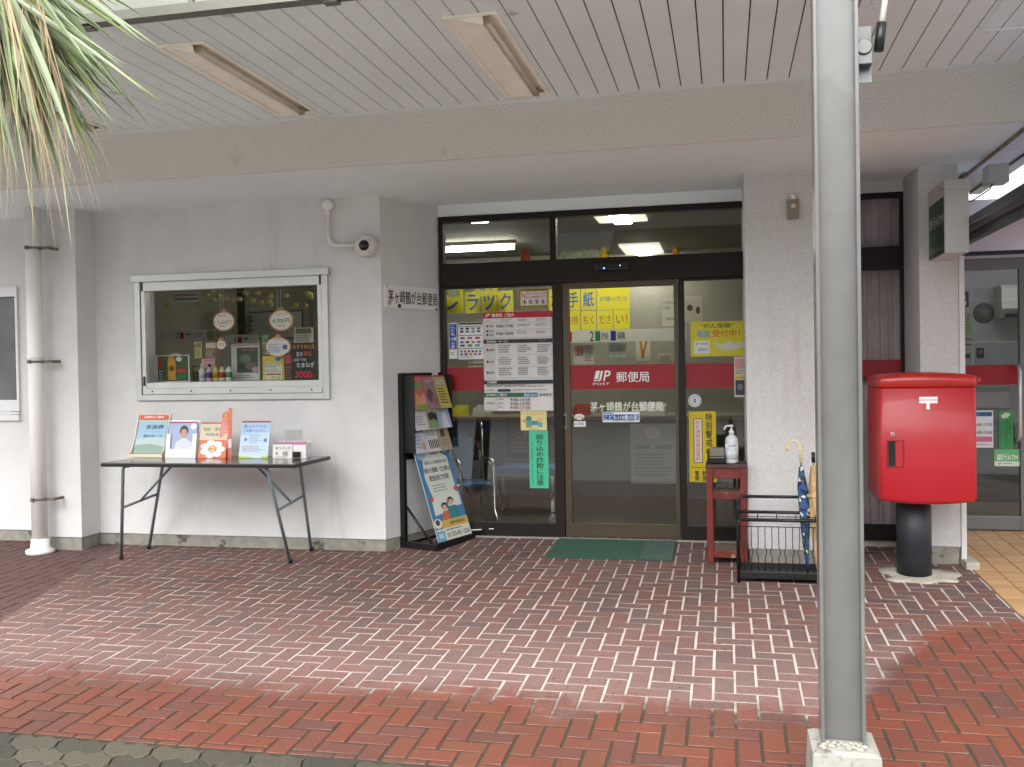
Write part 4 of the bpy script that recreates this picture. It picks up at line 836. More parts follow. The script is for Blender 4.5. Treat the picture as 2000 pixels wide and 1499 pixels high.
# ---------------------------------------------------------------- folding table with brochure holders
TZ = .745
TF0 = PZ(200, 904, TZ); TF1 = PZ(574, 907, TZ)
TX = TF0.x; TL = TF1.x-TF0.x; TY = (TF0.y+TF1.y)/2; TD = min(.62, YWALL-.03-TY)
tb = thing('folding_table', 'dark brown folding table with grey tubular legs below the show window', 'table', (TX, TY, 0))
bx('table_top', mat('dark wood laminate', '#3a2a22', .18, var=.15, vs=5, coat=.3), tb, 0, TL, 0, TD, TZ-.024, TZ, bev=.004)
bx('edge_band', BLACKM, tb, -.004, TL+.004, -.004, TD+.004, TZ-.03, TZ-.004, bev=.003)
for side in (0, 1):
    fx0, fy0, _ = PZ(*((237, 1093), (567, 1101))[side], fz(6.58)); bxx, byy, _ = PZ(*((291, 1072), (608, 1077))[side], fz(6.99))
    tx = .14 if side == 0 else TL-.24; byy = min(byy, YWALL-.03)
    F0 = Vector((tx, .06, TZ-.03)); F1 = Vector((fx0-TX, fy0-TY, fz(fy0)+.004)); B0 = Vector((tx+.02, TD-.07, TZ-.03)); B1 = Vector((bxx-TX, byy-TY, fz(byy)+.004))
    for a, b in ((F0, F1), (B0, B1)):
        k = MB().tube([a+Vector((.05 if side == 0 else -.05, 0, 0)), a+Vector((.012 if side == 0 else -.012, 0, -.004)), a+Vector((0, 0, -.03)), b], .0125, 12).build('leg', GREYP, tb)
        MB().lathe([(.016, -.004), (.017, .02), (.0145, .03)], b, 12).build('rubber_foot', BLACKM, k)
    m0_ = F0.lerp(F1, .44); m1_ = B0.lerp(B1, .38)
    MB().tube([m0_, m1_], .010, 10).build('cross_bar', GREYP, tb)
    mm = m0_.lerp(m1_, .5); MB().tube([mm, Vector((tx+(.26 if side == 0 else -.26), TD*.55, TZ-.03))], .009, 10).build('brace', GREYP, tb)
def stand_at(px, py):               # foot point on the table top
    q = P(px, 893, TY+.40); q.z = TZ+.001; return q
tilt = math.radians(-14)
def holder_card(lb, nm, cat, px0, px1, pyb, h, items, base, tl=tilt, t=.004, dy=0):
    a = stand_at(px0, pyb); b = stand_at(px1, pyb)
    return card(nm, lb, cat, (a.x, a.y+dy, TZ+.001), b.x-a.x, h, items, base, rot=(tl, 0, 0), t=t, group='leaflets on the folding table')
# 1 cream stand with the blue poster
a = stand_at(252, 887); b = stand_at(316, 887)
st = thing('leaflet_stand', 'cream plastic leaflet stand with blue poster, leftmost on the table', 'leaflet stand', (a.x, a.y, TZ+.001)); ww = b.x-a.x
IV = mat('ivory plastic', '#d8d2bc', .35, var=.04)
mb = MB()
prof = [(.0, 0), (.13, 0), (.15, .10), (.155, .33), (.135, .335), (.11, .26), (.075, .15), (.02, .045), (0, .04)]
for xx in (0, ww-.008): mb.prism([(xx, y, z) for y, z in prof], (.008, 0, 0))
mb.prism([(.008, .04, .03), (.008, .09, .15), (.008, .13, .27), (.008, .142, .335), (.008, .15, .335), (.008, .15, .03)], (ww-.016, 0, 0)); mb.box(.008, ww-.008, .0, .06, 0, .028, bev=.003)
mb.build('frame', IV, st)
pc = bpy.data.objects.new('poster', None)
q = MB().box(0, ww-.03, 0, .002, 0, .27).build('poster', ink('#9ec3dc'), st); q.location = (.015, .03, .03); q.rotation_euler = (math.radians(-21), 0, 0)
prints(q, ww-.03, .27, [Gg([(0, .55), (1, .5), (1, 1), (0, 1)], '#b9cfd2'), Gg([(0, .75), (.5, .7), (1, .78), (1, 1), (0, 1)], '#8fa69a'), Tx('家族葬', .28, .12, .88, .25, '#3a4248', b=.02), Tx('緑のホール', .24, .42, .9, .5, '#444a48', b=.02), Rr(.15, .33, .9, .335, '#7a94a4')])
h = MB().box(.02, ww-.02, 0, .003, 0, .035).build('header_strip', ink('#e0561c'), st); h.location = (.0, .118, .297); h.rotation_euler = (math.radians(-12), 0, 0)
prints(h, ww, .035, [Tx('お葬式のご案内', .22, .25, .82, .8, '#ffffff', b=.03)])
# 2 white pocket holder
a = stand_at(322, 888); b = stand_at(381, 888); ww = b.x-a.x
st = thing('leaflet_stand', 'white pocket leaflet holder showing a blue portrait photo', 'leaflet stand', (a.x, a.y, TZ+.001), (math.radians(-10), 0, 0))
WP = mat('white acrylic', '#e6e6e6', .2, var=.02)
mb = MB(); mb.box(0, ww, .035, .039, 0, .30, bev=.001); mb.box(0, ww, 0, .004, 0, .07, bev=.001); mb.box(0, .035, 0, .004, .07, .19); mb.box(ww-.035, ww, 0, .004, .07, .19); mb.box(0, .004, .004, .035, 0, .19); mb.box(ww-.004, ww, .004, .035, 0, .19); mb.box(.004, ww-.004, .004, .035, 0, .004); mb.build('pocket', WP, st)
q = MB().box(0, ww-.016, 0, .012, 0, .27).build('leaflet', ink('#a9b8d8'), st); q.location = (.008, .012, .015)
prints(q, ww-.016, .27, [Rr(0, 0, 1, .04, '#b02a44'), El(.55, .27, .15, .16, '#3a3634'), El(.55, .34, .11, .13, '#c99a88'), Gg([(.2, 1), (.28, .6), (.5, .48), (.62, .48), (.85, .6), (.95, 1)], '#d9dce4'), El(.88, .14, .11, .09, '#e8ecf2')])
# 3 orange flower leaflet + tall folded banner
holder_card('orange leaflet stand with white flower shape beside the tall folded banner', 'leaflet', 'leaflet', 386, 440, 888, .28, [Rr(0, 0, 1, .04, '#b83a48'), Rr(0, .04, 1, .5, '#d9cdb0'), Tx('相続・遺言の', .1, .14, .9, .24, '#7a6a58', b=.02), Tx('相談会', .2, .3, .7, .38, '#7a6a58', b=.02)]+[El(.5+.30*math.cos(k*math.pi/3.5), .75+.17*math.sin(k*math.pi/3.5), .16, .085, '#efe6e4') for k in range(7)]+[El(.5, .75, .12, .07, '#e8dca0'), Tx('無料', .4, .72, .6, .78, '#a04a40', b=.02)], '#e0714a')
a = stand_at(436, 888)
fb = card('leaflet_banner', 'tall pointed orange and pink folded banner standing on the table', 'banner', (a.x-.06, a.y+.02, TZ+.001), .11, .385, [Gg([(.3, .12), (.62, .05), (.9, .3), (.9, 1), (.1, 1), (.1, .7)], '#e2745c'), Rr(.2, .3, .8, .62, '#e48a74'), Bb(.25, .2, .75, .6, 9, '#efb8a8'), El(.55, .14, .1, .04, '#d8b83a'), Gg([(0, .68), (1, .62), (1, .8), (0, .86)], '#ecd8dc'), Bb(.1, .72, .8, .78, 2, '#c06a78')], '#d8806a', rot=(math.radians(-6), 0, .1), t=.004)
for v in fb.data.vertices:
    if v.co.z > .2: v.co.x = .11-(.11-v.co.x)*.25 if v.co.x < .05 else v.co.x
# 4 blue-white leaflet
holder_card('pale blue leaflet stand with red top line, second from the right on the table', 'leaflet', 'leaflet', 466, 523, 887, .29, [Rr(0, 0, 1, .045, '#a8283c'), Tx('水', .06, .09, .22, .2, '#2a5aa8', b=.03), Tx('のトラブルに', .25, .11, .85, .18, '#3a62a8', b=.02), Tx('ご注意ください', .06, .23, .8, .29, '#3a62a8', b=.02), Gg([(0, .4), (1, .3), (1, 1), (0, 1)], '#c3d8ea'), Bb(.3, .38, .75, .62, 5, '#8aa0c4'), El(.18, .5, .05, .05, '#5a7ac0'), El(.86, .52, .06, .05, '#5a7ac0'), Bb(.1, .68, .9, .85, 4, '#a08aa0'), Gg([(0, .94), (.4, .96), (.5, 1), (0, 1)], '#b8cc4a'), Gg([(.8, .95), (1, .93), (1, 1), (.75, 1)], '#b8cc4a')], '#a8c8e6')
# 5 low box with handwritten card
a = stand_at(531, 888); b = stand_at(594, 883); ww = b.x-a.x
st = thing('card_box', 'low white box of papers with handwritten front card and clear plate, rightmost on the table', 'box', (a.x, a.y, TZ+.001), (0, 0, .06))
mb = MB(); mb.box(0, ww, .02, .024, 0, .10); mb.box(0, ww, .13, .134, 0, .125); mb.box(0, .004, .024, .13, 0, .11); mb.box(ww-.004, ww, .024, .13, 0, .11); mb.box(.004, ww-.004, .024, .13, 0, .004); mb.build('box', WP, st)
bx('papers', ink('#c88ab0'), st, .01, ww-.02, .05, .10, .004, .118)
q = MB().box(0, .155, 0, .003, 0, .11).build('front_card', ink('#ecebe6'), st); q.location = (.005, .004, .0); q.rotation_euler = (-.1, 0, 0)
prints(q, .155, .11, [Rr(0, 0, 1, .04, '#6a7a9a'), Tx('ゆうパック', .15, .2, .92, .42, '#26221e', b=.02), Tx('札', .12, .55, .3, .8, '#c03a3a', b=.02), Tx('用紙', .5, .5, .8, .85, '#26221e', b=.0), Bb(.1, .9, .9, .97, 1, '#555555')])
bx('black_clip', BLACKM, st, .165, .225, .005, .02, .005, .05, bev=.006)
bx('clear_plate', glass('clear acrylic', (.86, .87, .87), 1.5), st, .06, .20, .12, .123, .126, .21)
# ---------------------------------------------------------------- brochure rack
fl_, fr_ = Vector((-2.228, 7.133, 0)), Vector((-2.054, 7.66, 0))
wv = (fr_-fl_); RW = wv.length; wv.normalize(); ra = math.atan2(wv.y, wv.x)
RD = .36
nin = Vector((-wv.y, wv.x, 0))      # local +y points into the wall
rk = thing('brochure_rack', 'black metal brochure rack standing against the splayed wall left of the door', 'brochure rack', (fl_.x, fl_.y, fz(7.35)-.004), (0, 0, ra))
mb = MB()
for xx in (0, RW-.03): mb.box(xx, xx+.03, 0, RD, .0, .05, bev=.003)
mb.box(.03, RW-.03, .0, .012, 0, .055, bev=.002); mb.box(.03, RW-.03, RD-.03, RD, 0, .03)
mb.build('base_frame', BLACKM, rk)
for xx in (0, RW-.04):
    bx('upright', BLACKM, rk, xx, xx+.04, RD-.05, RD, .05, 1.40, bev=.003)
    MB().tube([(xx+.02, .05, .04), (xx+.02, RD-.03, .36)], .011, 8).build('brace', BLACKM, rk)
bx('back_panel', BLACKM, rk, .04, RW-.04, RD-.03, RD-.015, .70, 1.40)
mb = MB()
for z in (.80, .985, 1.15):
    mb.box(.02, RW-.02, RD-.13, RD-.03, z-.005, z, bev=.001)
for xx in (.012, RW-.018): mb.box(xx, xx+.006, RD-.16, RD-.05, .76, 1.38)
mb.build('shelf_tiers', BLACKM, rk)
def rackcard(nm, lb, cat, x, z, w_, h_, yy, tl, items, base):
    M = Matrix.Translation(rk.location) @ Matrix.Rotation(ra, 4, 'Z')
    p = M @ Vector((x, yy, z))
    return card(nm, lb, cat, p, w_, h_, items, base, rot=(tl, 0, ra), t=.006, group='brochures in the black rack')
bw = (RW-.06)/3
def person_art(c1, c2): return [El(.5, .35, .16, .13, '#3a302a'), El(.5, .4, .12, .11, '#c99a80'), Gg([(.2, 1), (.28, .62), (.5, .5), (.72, .62), (.8, 1)], c1)]
rr = [
 [('pink and green', [Rr(0, 0, 1, .05, '#b82a3a'), Gg([(0, .05), (1, .05), (1, .5), (0, .8)], '#c86a5a'), El(.6, .3, .3, .12, '#7a9a5a'), El(.3, .7, .2, .15, '#d8a060'), Rr(0, .85, 1, 1, '#8a9a4c')], '#d89a88'), ('plum photo', [Rr(0, 0, 1, .05, '#a83a4a'), El(.5, .25, .35, .15, '#8a7a84'), El(.4, .6, .3, .2, '#6a4452'), El(.7, .75, .25, .15, '#9a6a74'), Bb(.2, .15, .8, .25, 2, '#d8c8c8')], '#a08088'), ('yellow green', [Rr(0, 0, 1, .05, '#a83a4a'), Rr(0, .05, 1, .35, '#b8b088'), Tx('ふるさと', .1, .12, .9, .28, '#e8e4d8', b=.03), Bb(.1, .4, .9, .9, 6, '#5a5a28')], '#cdbf62')],
 [('white printed', [Rr(0, 0, 1, .06, '#b82a40'), Tx('お得な', .15, .2, .85, .3, '#3a3a40', b=.02), Tx('年金', .3, .35, .8, .45, '#3a3a40', b=.02), Bb(.1, .6, .9, .9, 4, '#a8a0a4')], '#dcdcda'), ('white with dark group photo', [Rr(0, 0, 1, .06, '#b82a40'), Tx('ひまわり', .2, .14, .85, .26, '#444444', b=.02), Bb(.15, .32, .85, .4, 1, '#555555'), Rr(.05, .5, .95, .98, '#8a9a78'), El(.3, .62, .14, .12, '#2a2a2c'), El(.55, .6, .14, .13, '#2a2a2c'), El(.78, .65, .12, .12, '#2a2a2c')], '#d8d8d2'), ('blue portrait', [Rr(0, 0, 1, .05, '#b82a40')]+person_art('#d8dce4', 0), '#a4b8dc')],
 [('pale blue list', [Rr(0, 0, 1, .05, '#b82a40'), Tx('学資', .1, .14, .9, .26, '#3a4a8a', b=.03), Tx('保険', .1, .3, .9, .42, '#3a4a8a', b=.03), El(.7, .8, .15, .12, '#c0a878'), Bb(.1, .5, .6, .9, 4, '#98a0c0')], '#cdd3e2'), ('white with big black title', [Rr(0, 0, 1, .05, '#b82a40'), Tx('終身', .05, .08, .6, .2, '#2a3a34', b=.03), Tx('13', .7, .1, .95, .24, '#2a3a34', b=.03), Bb(.05, .3, .95, .55, 4, '#8a9490')]+[Rr(.1+q*.15, .65, .18+q*.15, .9, '#3a4a48') for q in range(6)], '#dadcd8'), ('beige picture', [Rr(0, 0, 1, .05, '#b82a40'), El(.4, .22, .16, .12, '#4a3428'), Gg([(.2, .6), (.25, .38), (.55, .36), (.6, .6)], '#6a4a38'), Bb(.2, .68, .9, .92, 3, '#a09080')], '#b9a68c')]]
for r, row in enumerate(rr):
    for c, (nm, it, bs_) in enumerate(row):
        z = (1.15, .985, .80)[r]; x = .02+c*(bw+.004)+.004
        rackcard('brochure', nm+' brochure in the '+('top', 'middle', 'bottom')[r]+' tier of the black rack', 'brochure', x, z-.045, bw-.004, .285, RD-.172, math.radians(-17), it, bs_)
pw_ = RW-.09
big = [Gg([(0, 0), (1, 0), (1, 1), (0, 1)], '#3f86b8'), Gg([(.2, .06), (.5, .02), (.9, .16), (.92, .5), (.85, .62), (.2, .62), (.1, .35)], '#e4eadf'), El(.16, .1, .14, .06, '#a8d4e0'), El(.88, .05, .14, .06, '#a8d4e0'),
       Tx('家族信託', .42, .09, .66, .12, '#c84a5a', b=.02), Tx('認知症による資産凍結の対策', .2, .18, .85, .215, '#4a6a90', b=.02), Tx('親の介護費・生活費は', .14, .25, .9, .305, '#2c3a50', b=.025), Tx('家族信託で対策！', .22, .33, .82, .39, '#2c3a50', b=.025), Bb(.25, .43, .8, .52, 3, '#9aa8a4'), Gg([(.12, .56), (.48, .56), (.5, .72), (.1, .74)], '#e8ece4'), Gg([(.55, .54), (.95, .54), (.95, .68), (.55, .68)], '#e8ece4'),
       El(.12, .57, .06, .025, '#d8543a'), El(.9, .5, .06, .025, '#d8543a'), El(.42, .66, .09, .038, '#2c2622'), El(.42, .675, .065, .03, '#e0b79c'), Gg([(.28, .8), (.34, .71), (.5, .71), (.56, .8)], '#dd6a4a'), El(.64, .615, .09, .038, '#2c2622'), El(.64, .63, .065, .03, '#e0b79c'), Gg([(.5, .8), (.54, .67), (.76, .67), (.8, .8)], '#3c8a8e'),
       Rr(.2, .8, 1, .88, '#dcb760'), Tx('無料相談会', .45, .82, .9, .855, '#6a5020', b=.02), El(.1, .82, .12, .05, '#ece8dc'), El(.1, .81, .06, .03, '#4a3a34'), Rr(0, .88, 1, 1, '#e6ead8'), Rr(0, .9, .22, 1, '#6cb0dc'), Tx('相談', .04, .92, .18, .97, '#ffffff', b=.02), Bb(.28, .895, .95, .92, 1, '#4a6a90'), Tx('0120-81-236', .28, .93, .97, .975, '#2c3a50', b=.02)]
rackcard('trust_poster', 'large blue and white advice poster leaning at the foot of the black rack', 'poster',   .06, .055, pw_, .80, .02, math.radians(-18), big, '#cfdde6')
# ---------------------------------------------------------------- red stand, sanitiser
YR = 6.98
ra0, ra1 = xr(1379, 1458, 900, YR); zt_ = P(1418, 908, YR).z
rs = thing('red_stand', 'tall worn red wooden stand with two lower shelves left of the white column', 'stand', (ra0, YR, fz(YR)))
RW_ = mat('worn red paint', '#6a2019', .55, var=.25, vs=9, bump=.2, bs=40, stain=('#94705f', 9, 5, .62, .68)); rw_ = ra1-ra0; rh_ = zt_-fz(YR); rd_ = .3
for xx in (0, rw_-.045):
    for yy in (0, rd_-.04): bx('leg', RW_, rs, xx, xx+.045, yy, yy+.04, fz(YR+yy)-fz(YR)+.001, rh_-.03, bev=.004)
bx('top', mat('dark top', '#4c2c26', .6, var=.2), rs, -.005, rw_+.005, -.005, rd_+.01, rh_-.03, rh_, bev=.005)
bx('apron', RW_, rs, .045, rw_-.045, .004, .03, rh_-.10, rh_-.032, bev=.003)
zs1 = P(1418, 967, YR).z-fz(YR); zs2 = P(1418, 1082, YR).z-fz(YR)
for z in (zs1, zs2):
    s_ = bx('shelf', mat('dusty board', '#6b5a50', .8, var=.15), rs, .046, rw_-.046, .02, rd_-.02, z, z+.018); bx('shelf_rail', RW_, rs, .046, rw_-.046, .002, .018, z-.03, z+.02, bev=.003)
    bx('side_rail', RW_, rs, .006, .03, .041, rd_-.041, z-.03, z+.015)
bc_ = PZ(1429, 897, rh_+fz(YR)); by = YR+.10
sb = thing('sanitiser_bottle', 'clear hand sanitiser pump bottle with blue writing on the red stand', 'bottle', (P(1429, 870, by).x, by, rh_+fz(YR)+.001))
CL = mat('cloudy plastic', '#c9cdd0', .25, var=.03)
MB().lathe([(.036, 0), (.045, .006), (.046, .02), (.046, .16), (.042, .182), (.028, .198), (.018, .203), (.018, .212)], n=24).build('body', CL, sb)
MB().lathe([(.0465, .03), (.0465, .14)], n=24).build('bottle_label', ink('#e6e8ea'), sb)
lab = bpy.data.meshes.new('lettering'); bmx = bmesh.new(); add_text(bmx, 'アルコール', -.038, .09, .038, .115, -.0, 0, .03); add_text(bmx, '手指消毒用', -.028, .122, .028, .134, 0, 0, .01)
for v in bmx.verts: an = v.co.x/.047; v.co.x = .0472*math.sin(an); v.co.y = -.0472*math.cos(an)
bmx.to_mesh(lab); bmx.free(); lab.materials.append(ink('#1c5ab4')); lo = bpy.data.objects.new('lettering', lab); COL.objects.link(lo); lo.parent = sb
mb = MB(); mb.lathe([(.019, .2125), (.02, .235), (.009, .24), (.007, .262), (.014, .264), (.015, .275), (.010, .279)], n=16); mb.tube([(0, 0, .27), (-.03, -.008, .272), (-.046, -.012, .262), (-.05, -.013, .245)], .007, 10); mb.build('pump', mat('white plastic', '#d5d3d0'), sb)
x0_ = P(1384, 880, YR+.05).x
o = MB().box(0, .12, 0, .14, 0, .05, bev=.008).box(-.01, .0, .0, .14, 0, .09).build('black_tray', mat('black plastic', '#0c0c12')); o.location = (x0_, YR+.05, rh_+fz(YR)+.001); tag(o, 'black tray on the red stand left of the sanitiser bottle', 'tray')
o = MB().box(0, .10, 0, .10, 0, .06, bev=.005).build('grey_box', mat('grey card', '#77736c', .8)); o.location = (x0_+.012, YR+.07, rh_+fz(YR)+.052); tag(o, 'small grey box lying in the black tray on the red stand', 'box')
# ---------------------------------------------------------------- umbrella stand and umbrellas
U0 = PZ(1443, 1136, fz(6.50)); UX = U0.x; UY = 6.50; UW = .74; UD = .30
us = thing('umbrella_stand', 'black wire umbrella stand in front of the white column', 'umbrella stand', (UX, UY, fz(UY)))
f_ = lambda y: fz(UY+y)-fz(UY)+.001
H0, H1, H2 = .42, .47, .535
mb = MB()
for xx in (0, UW):
    mb.tube([(xx, 0, f_(0)), (xx, 0, H0-.02), (xx+(.02 if xx == 0 else -.02), 0, H0)], .011, 8); mb.tube([(xx, UD, f_(UD)), (xx, UD, H2-.05), (xx+(.015 if xx == 0 else -.015), UD, H2-.015), (xx+(.05 if xx == 0 else -.05), UD, H2)], .011, 8)
    mb.tube([(xx, 0, .08), (xx, UD, .08)], .008, 8); mb.tube([(xx, 0, H0-.03), (xx, UD*.5, H1-.02), (xx, UD, H2-.06)], .009, 8)
mb.tube([(.02, 0, H0), (UW-.02, 0, H0)], .012, 8); mb.tube([(0, UD*.5, H1-.02), (UW, UD*.5, H1-.02)], .011, 8); mb.tube([(.05, UD, H2), (UW-.05, UD, H2)], .011, 8)
mb.build('frame', BLACKM, us)
mb = MB()
for q in range(1, 6):
    xx = q*UW/6; mb.tube([(xx, 0, H0), (xx+.01, UD*.5, H1-.02)], .0035, 6)
mb.tube([(0, .08, H0+.01), (UW, .08, H0+.01)], .003, 6); mb.tube([(0, 0, H0-.045), (UW, 0, H0-.045)], .0035, 6)
for q in range(16):
    xx = .04+q*.044; s_ = .010 if q % 2 else -.010
    mb.tube([(xx, 0, H0-.045), (xx, 0, .24), (xx+s_, 0, .215), (xx+s_, 0, .20), (xx, 0, .175), (xx, 0, .07)], .0028, 6)
mb.build('wire_grid', BLACKM, us)
mb = MB(); mb.box(.0, UW, .0, UD, .035, .042); mb.box(0, UW, -.006, 0, .03, .075, bev=.002); mb.box(0, UW, UD, UD+.006, .03, .075); mb.box(-.006, 0, 0, UD, .03, .075); mb.box(UW, UW+.006, 0, UD, .03, .075); mb.build('drip_tray', mat('black tray', '#1a1a1a', .35, var=.3, vs=12), us)
def umbrella(nm, lb, tip, top, r0, mats, handle, strap):
    t = thing(nm, lb, 'umbrella', tip)
    tip, top = Vector((0, 0, 0)), Vector(top)-Vector(tip); ax_ = top.normalized(); Lm = top.length
    q = ax_.to_track_quat('Z', 'Y'); N = 20; Lp = []
    for i in range(15):
        s_ = i/14; z = .035+s_*(Lm-.035)
        rr_ = r0*(.22+.78*math.sin(min(s_*1.5, 1)*math.pi/2)) if s_ < .78 else r0*(1-.55*(s_-.78)/.22)
        ring = []
        for k in range(N):
            w_ = 1+.16*math.sin(k*2*math.pi/N*5+s_*7)
            ring.append(q @ Vector((rr_*w_*math.cos(2*math.pi*k/N), rr_*w_*math.sin(2*math.pi*k/N), z)))
        Lp.append(ring)
    MB().loops(Lp).build('canopy', mats, t)
    MB().tube([tip+ax_*.002, ax_*.05], .005, 8).build('tip', BLACKM if strap else CHROME, t)
    handle(t, top, ax_)
    zb_ = ax_*(Lm*.72); MB().tube([zb_-ax_*.01, zb_+ax_*.01], r0*1.16, 14).build('strap', mats, t)
    return t
def check_mat():
    m = bpy.data.materials.new('patterned umbrella cloth'); m.use_nodes = True; n = m.node_tree.nodes; l = m.node_tree.links; b = n['Principled BSDF']
    tc = n.new('ShaderNodeTexCoord'); v = n.new('ShaderNodeTexVoronoi'); v.inputs['Scale'].default_value = 48; l.new(tc.outputs['Object'], v.inputs['Vector'])
    c = ramp(n, l, v.outputs['Color'], [(.2, lin('#16243c')), (.4, lin('#2a4a84')), (.62, lin('#3c5a58')), (.8, lin('#c8ccd4'))]); n['Color Ramp'].color_ramp.interpolation = 'CONSTANT'
    l.new(c, b.inputs['Base Color']); b.inputs['Roughness'].default_value = .6; return m
YU = UY+.14
def crook(t, top, ax_):
    mb = MB(); mb.tube([top, top+ax_*.05], .007, 8); mb.build('shaft', CHROME, t)
    pts = [top+ax_*.03, top+ax_*.12]
    e = top+ax_*.13
    for k in range(9):
        a_ = k*math.pi/8; pts.append(e+Vector((-.042+.042*math.cos(a_), 0, .045*math.sin(a_))))
    pts.append(pts[-1]+Vector((.003, 0, -.025))); MB().tube(pts, .0105, 10).build('handle', mat('pale bamboo', '#dccda4', .35, var=.1, vs=20), t)
def straight(t, top, ax_):
    MB().tube([top, top+ax_*.03], .006, 8).build('shaft', CHROME, t); MB().tube([top+ax_*.02, top+ax_*.09], .012, 12).build('handle', mat('black plastic', '#0c0c12'), t)
ub = P(1578, 1114, YU); uz = fz(UY)+.044
ub.z = uz; ut = P(1565, 912, YU+.02)
umbrella('umbrella', 'blue patterned folded umbrella with bamboo crook handle in the black stand', ub, ut, .032, check_mat(), crook, True)
ub = P(1597, 1120, YU); ub.z = uz; ut = P(1589, 910, YU+.02)
umbrella('umbrella', 'beige folded umbrella with straight black handle beside the steel post', ub, ut, .036, mat('beige cloth', '#b79a6c', .6, var=.2, vs=30), straight, False)
# switch box on the column
c = P(1549, 410, YCOL); t = thing('wall_socket', 'small grey outlet box high on the white column', 'outlet', (c.x, YCOL, c.z))
bx('box', mat('dull metal', '#8d857c', .5, .3), t, -.04, .04, -.03, .0, -.07, .07, bev=.004); bx('button', mat('ivory plastic', '#d8d2bc'), t, -.014, .014, -.034, -.03, .01, .035); MB().tube([(0, -.012, .07), (0, -.012, .11)], .02, 12).build('conduit_stub', PVC, t)
# ---------------------------------------------------------------- window with curtains
qx0, qx1 = cx1, P(1775, 700, YCURT).x; qz0, qz1 = .03, P(1730, 376, YCURT).z; hz0, hz1 = P(1730, 527, YCURT).z, P(1730, 482, YCURT).z
mb = MB(); mb.box(qx0, qx1, YCURT, YCURT+.06, qz1-.04, qz1); mb.box(qx1-.05, qx1, YCURT, YCURT+.06, qz0, qz1-.04); mb.box(qx0, qx0+.03, YCURT, YCURT+.06, qz0, qz1-.04); mb.box(qx0+.03, qx1-.05, YCURT-.01, YCURT+.07, hz0, hz1, bev=.003); mb.box(qx0+.03, qx1-.05, YCURT, YCURT+.06, qz0, qz0+.12)
cw = mb.build('curtain_window_frame', BRONZE, bld)
bx('curtain_window_pane', GLASSC, cw, qx0+.03, qx1-.05, YCURT+.03, YCURT+.036, qz0+.12, qz1-.04)
bx('curtain_window_band', RED, cw, qx0+.031, qx1-.051, YCURT+.025, YCURT+.027, P(1730, 738, YCURT).z, P(1730, 703, YCURT).z)
bx('curtain_window_head', STUCCO, bld, qx0, rx0, YCURT+.001, YCURT+.1, qz1+.001, ZS+.2); bx('curtain_window_jamb', STUCCO, bld, qx1, rx0, YCURT-.002, YCURT+.1, -.1, ZS+.2); bx('window_sill', CEMENT, bld, qx0, rx0, YCURT-.06, YCURT-.003, -.12, qz0, bev=.003)
mb = MB(); n = 90; xs = [qx0+.0+(qx1-qx0-.02)*i/n for i in range(n+1)]
def cy_(x, z): return YCURT+.15+.018*math.sin(x*75+.5*math.sin(x*13))+.01*math.sin(x*131+z)
zl = [qz0+.1, .5, 1., 1.6, 2.1, qz1-.02]
for a, b in zip(zl, zl[1:]):
    for i in range(n):
        f = mb._f([mb.bm.verts.new(p) for p in ((xs[i], cy_(xs[i], a), a), (xs[i+1], cy_(xs[i+1], a), a), (xs[i+1], cy_(xs[i+1], b), b), (xs[i], cy_(xs[i], b), b))])
bmesh.ops.remove_doubles(mb.bm, verts=mb.bm.verts, dist=.0005)
for f in mb.bm.faces: f.smooth = True
o = mb.build('curtain', mat('pinkish curtain', '#e2dcdf', .9, var=.08, vs=8)); tag(o, 'greyish pink pleated curtain behind the dark window right of the steel post', 'curtain')
bx('curtain_backing', PINK, bld, qx0, 1.35, YCURT+.25, YCURT+.3, 0, 2.9)
# ---------------------------------------------------------------- red post box
MYF, MZ0, MZ1 = 6.58, P(1800, 980, 6.58).z, P(1800, 729, 6.58).z
mx0, mx1 = xr(1717, 1909, 860, MYF); mw = mx1-mx0; MCX = (mx0+mx1)/2
pb = thing('post_box', 'red square post box on a black round pillar at the right', 'post box', (MCX, MYF, 0))
POSTRED = mat('glossy red enamel', '#ac1925', .4, var=.03, vs=3, coat=.12, stain=('#9c1622', 2, 2, .68, .9)); MD = .52
def outline(hw, d, bulge, rc, y0=0.):
    pts = []; N = 10
    for i in range(N+1):
        s_ = -1+2*i/N; x = s_*(hw-rc); pts.append((x, y0-bulge*(1-s_*s_)))
    for k in range(1, 5):
        a_ = -math.pi/2+k*math.pi/8; pts.append((hw-rc+rc*math.cos(a_), y0+rc+rc*math.sin(a_)))
    for k in range(5):
        a_ = k*math.pi/8; pts.append((hw-rc+rc*math.cos(a_), y0+d-rc+rc*math.sin(a_)))
    for k in range(5):
        a_ = math.pi/2+k*math.pi/8; pts.append((-hw+rc+rc*math.cos(a_), y0+d-rc+rc*math.sin(a_)))
    for k in range(4):
        a_ = math.pi+k*math.pi/8; pts.append((-hw+rc+rc*math.cos(a_), y0+rc+rc*math.sin(a_)))
    return pts
hw = mw/2; ML = MZ1-.095; fb_ = .018
def lvl(o, z, k=0): return [(x, y, z+k*(1-min(1, (x/hw)**2))) for x, y in o]
MB().loops([lvl(outline(hw-.05, MD-.1, fb_, .03, .05), MZ0-.005, -.018), lvl(outline(hw-.012, MD-.02, fb_, .03, .012), MZ0+.002, -.018), lvl(outline(hw, MD, fb_, .03), MZ0+.022, -.014), lvl(outline(hw, MD, fb_, .03), ML-.006), lvl(outline(hw-.006, MD-.012, fb_, .03, .006), ML)]).build('body', POSTRED, pb)
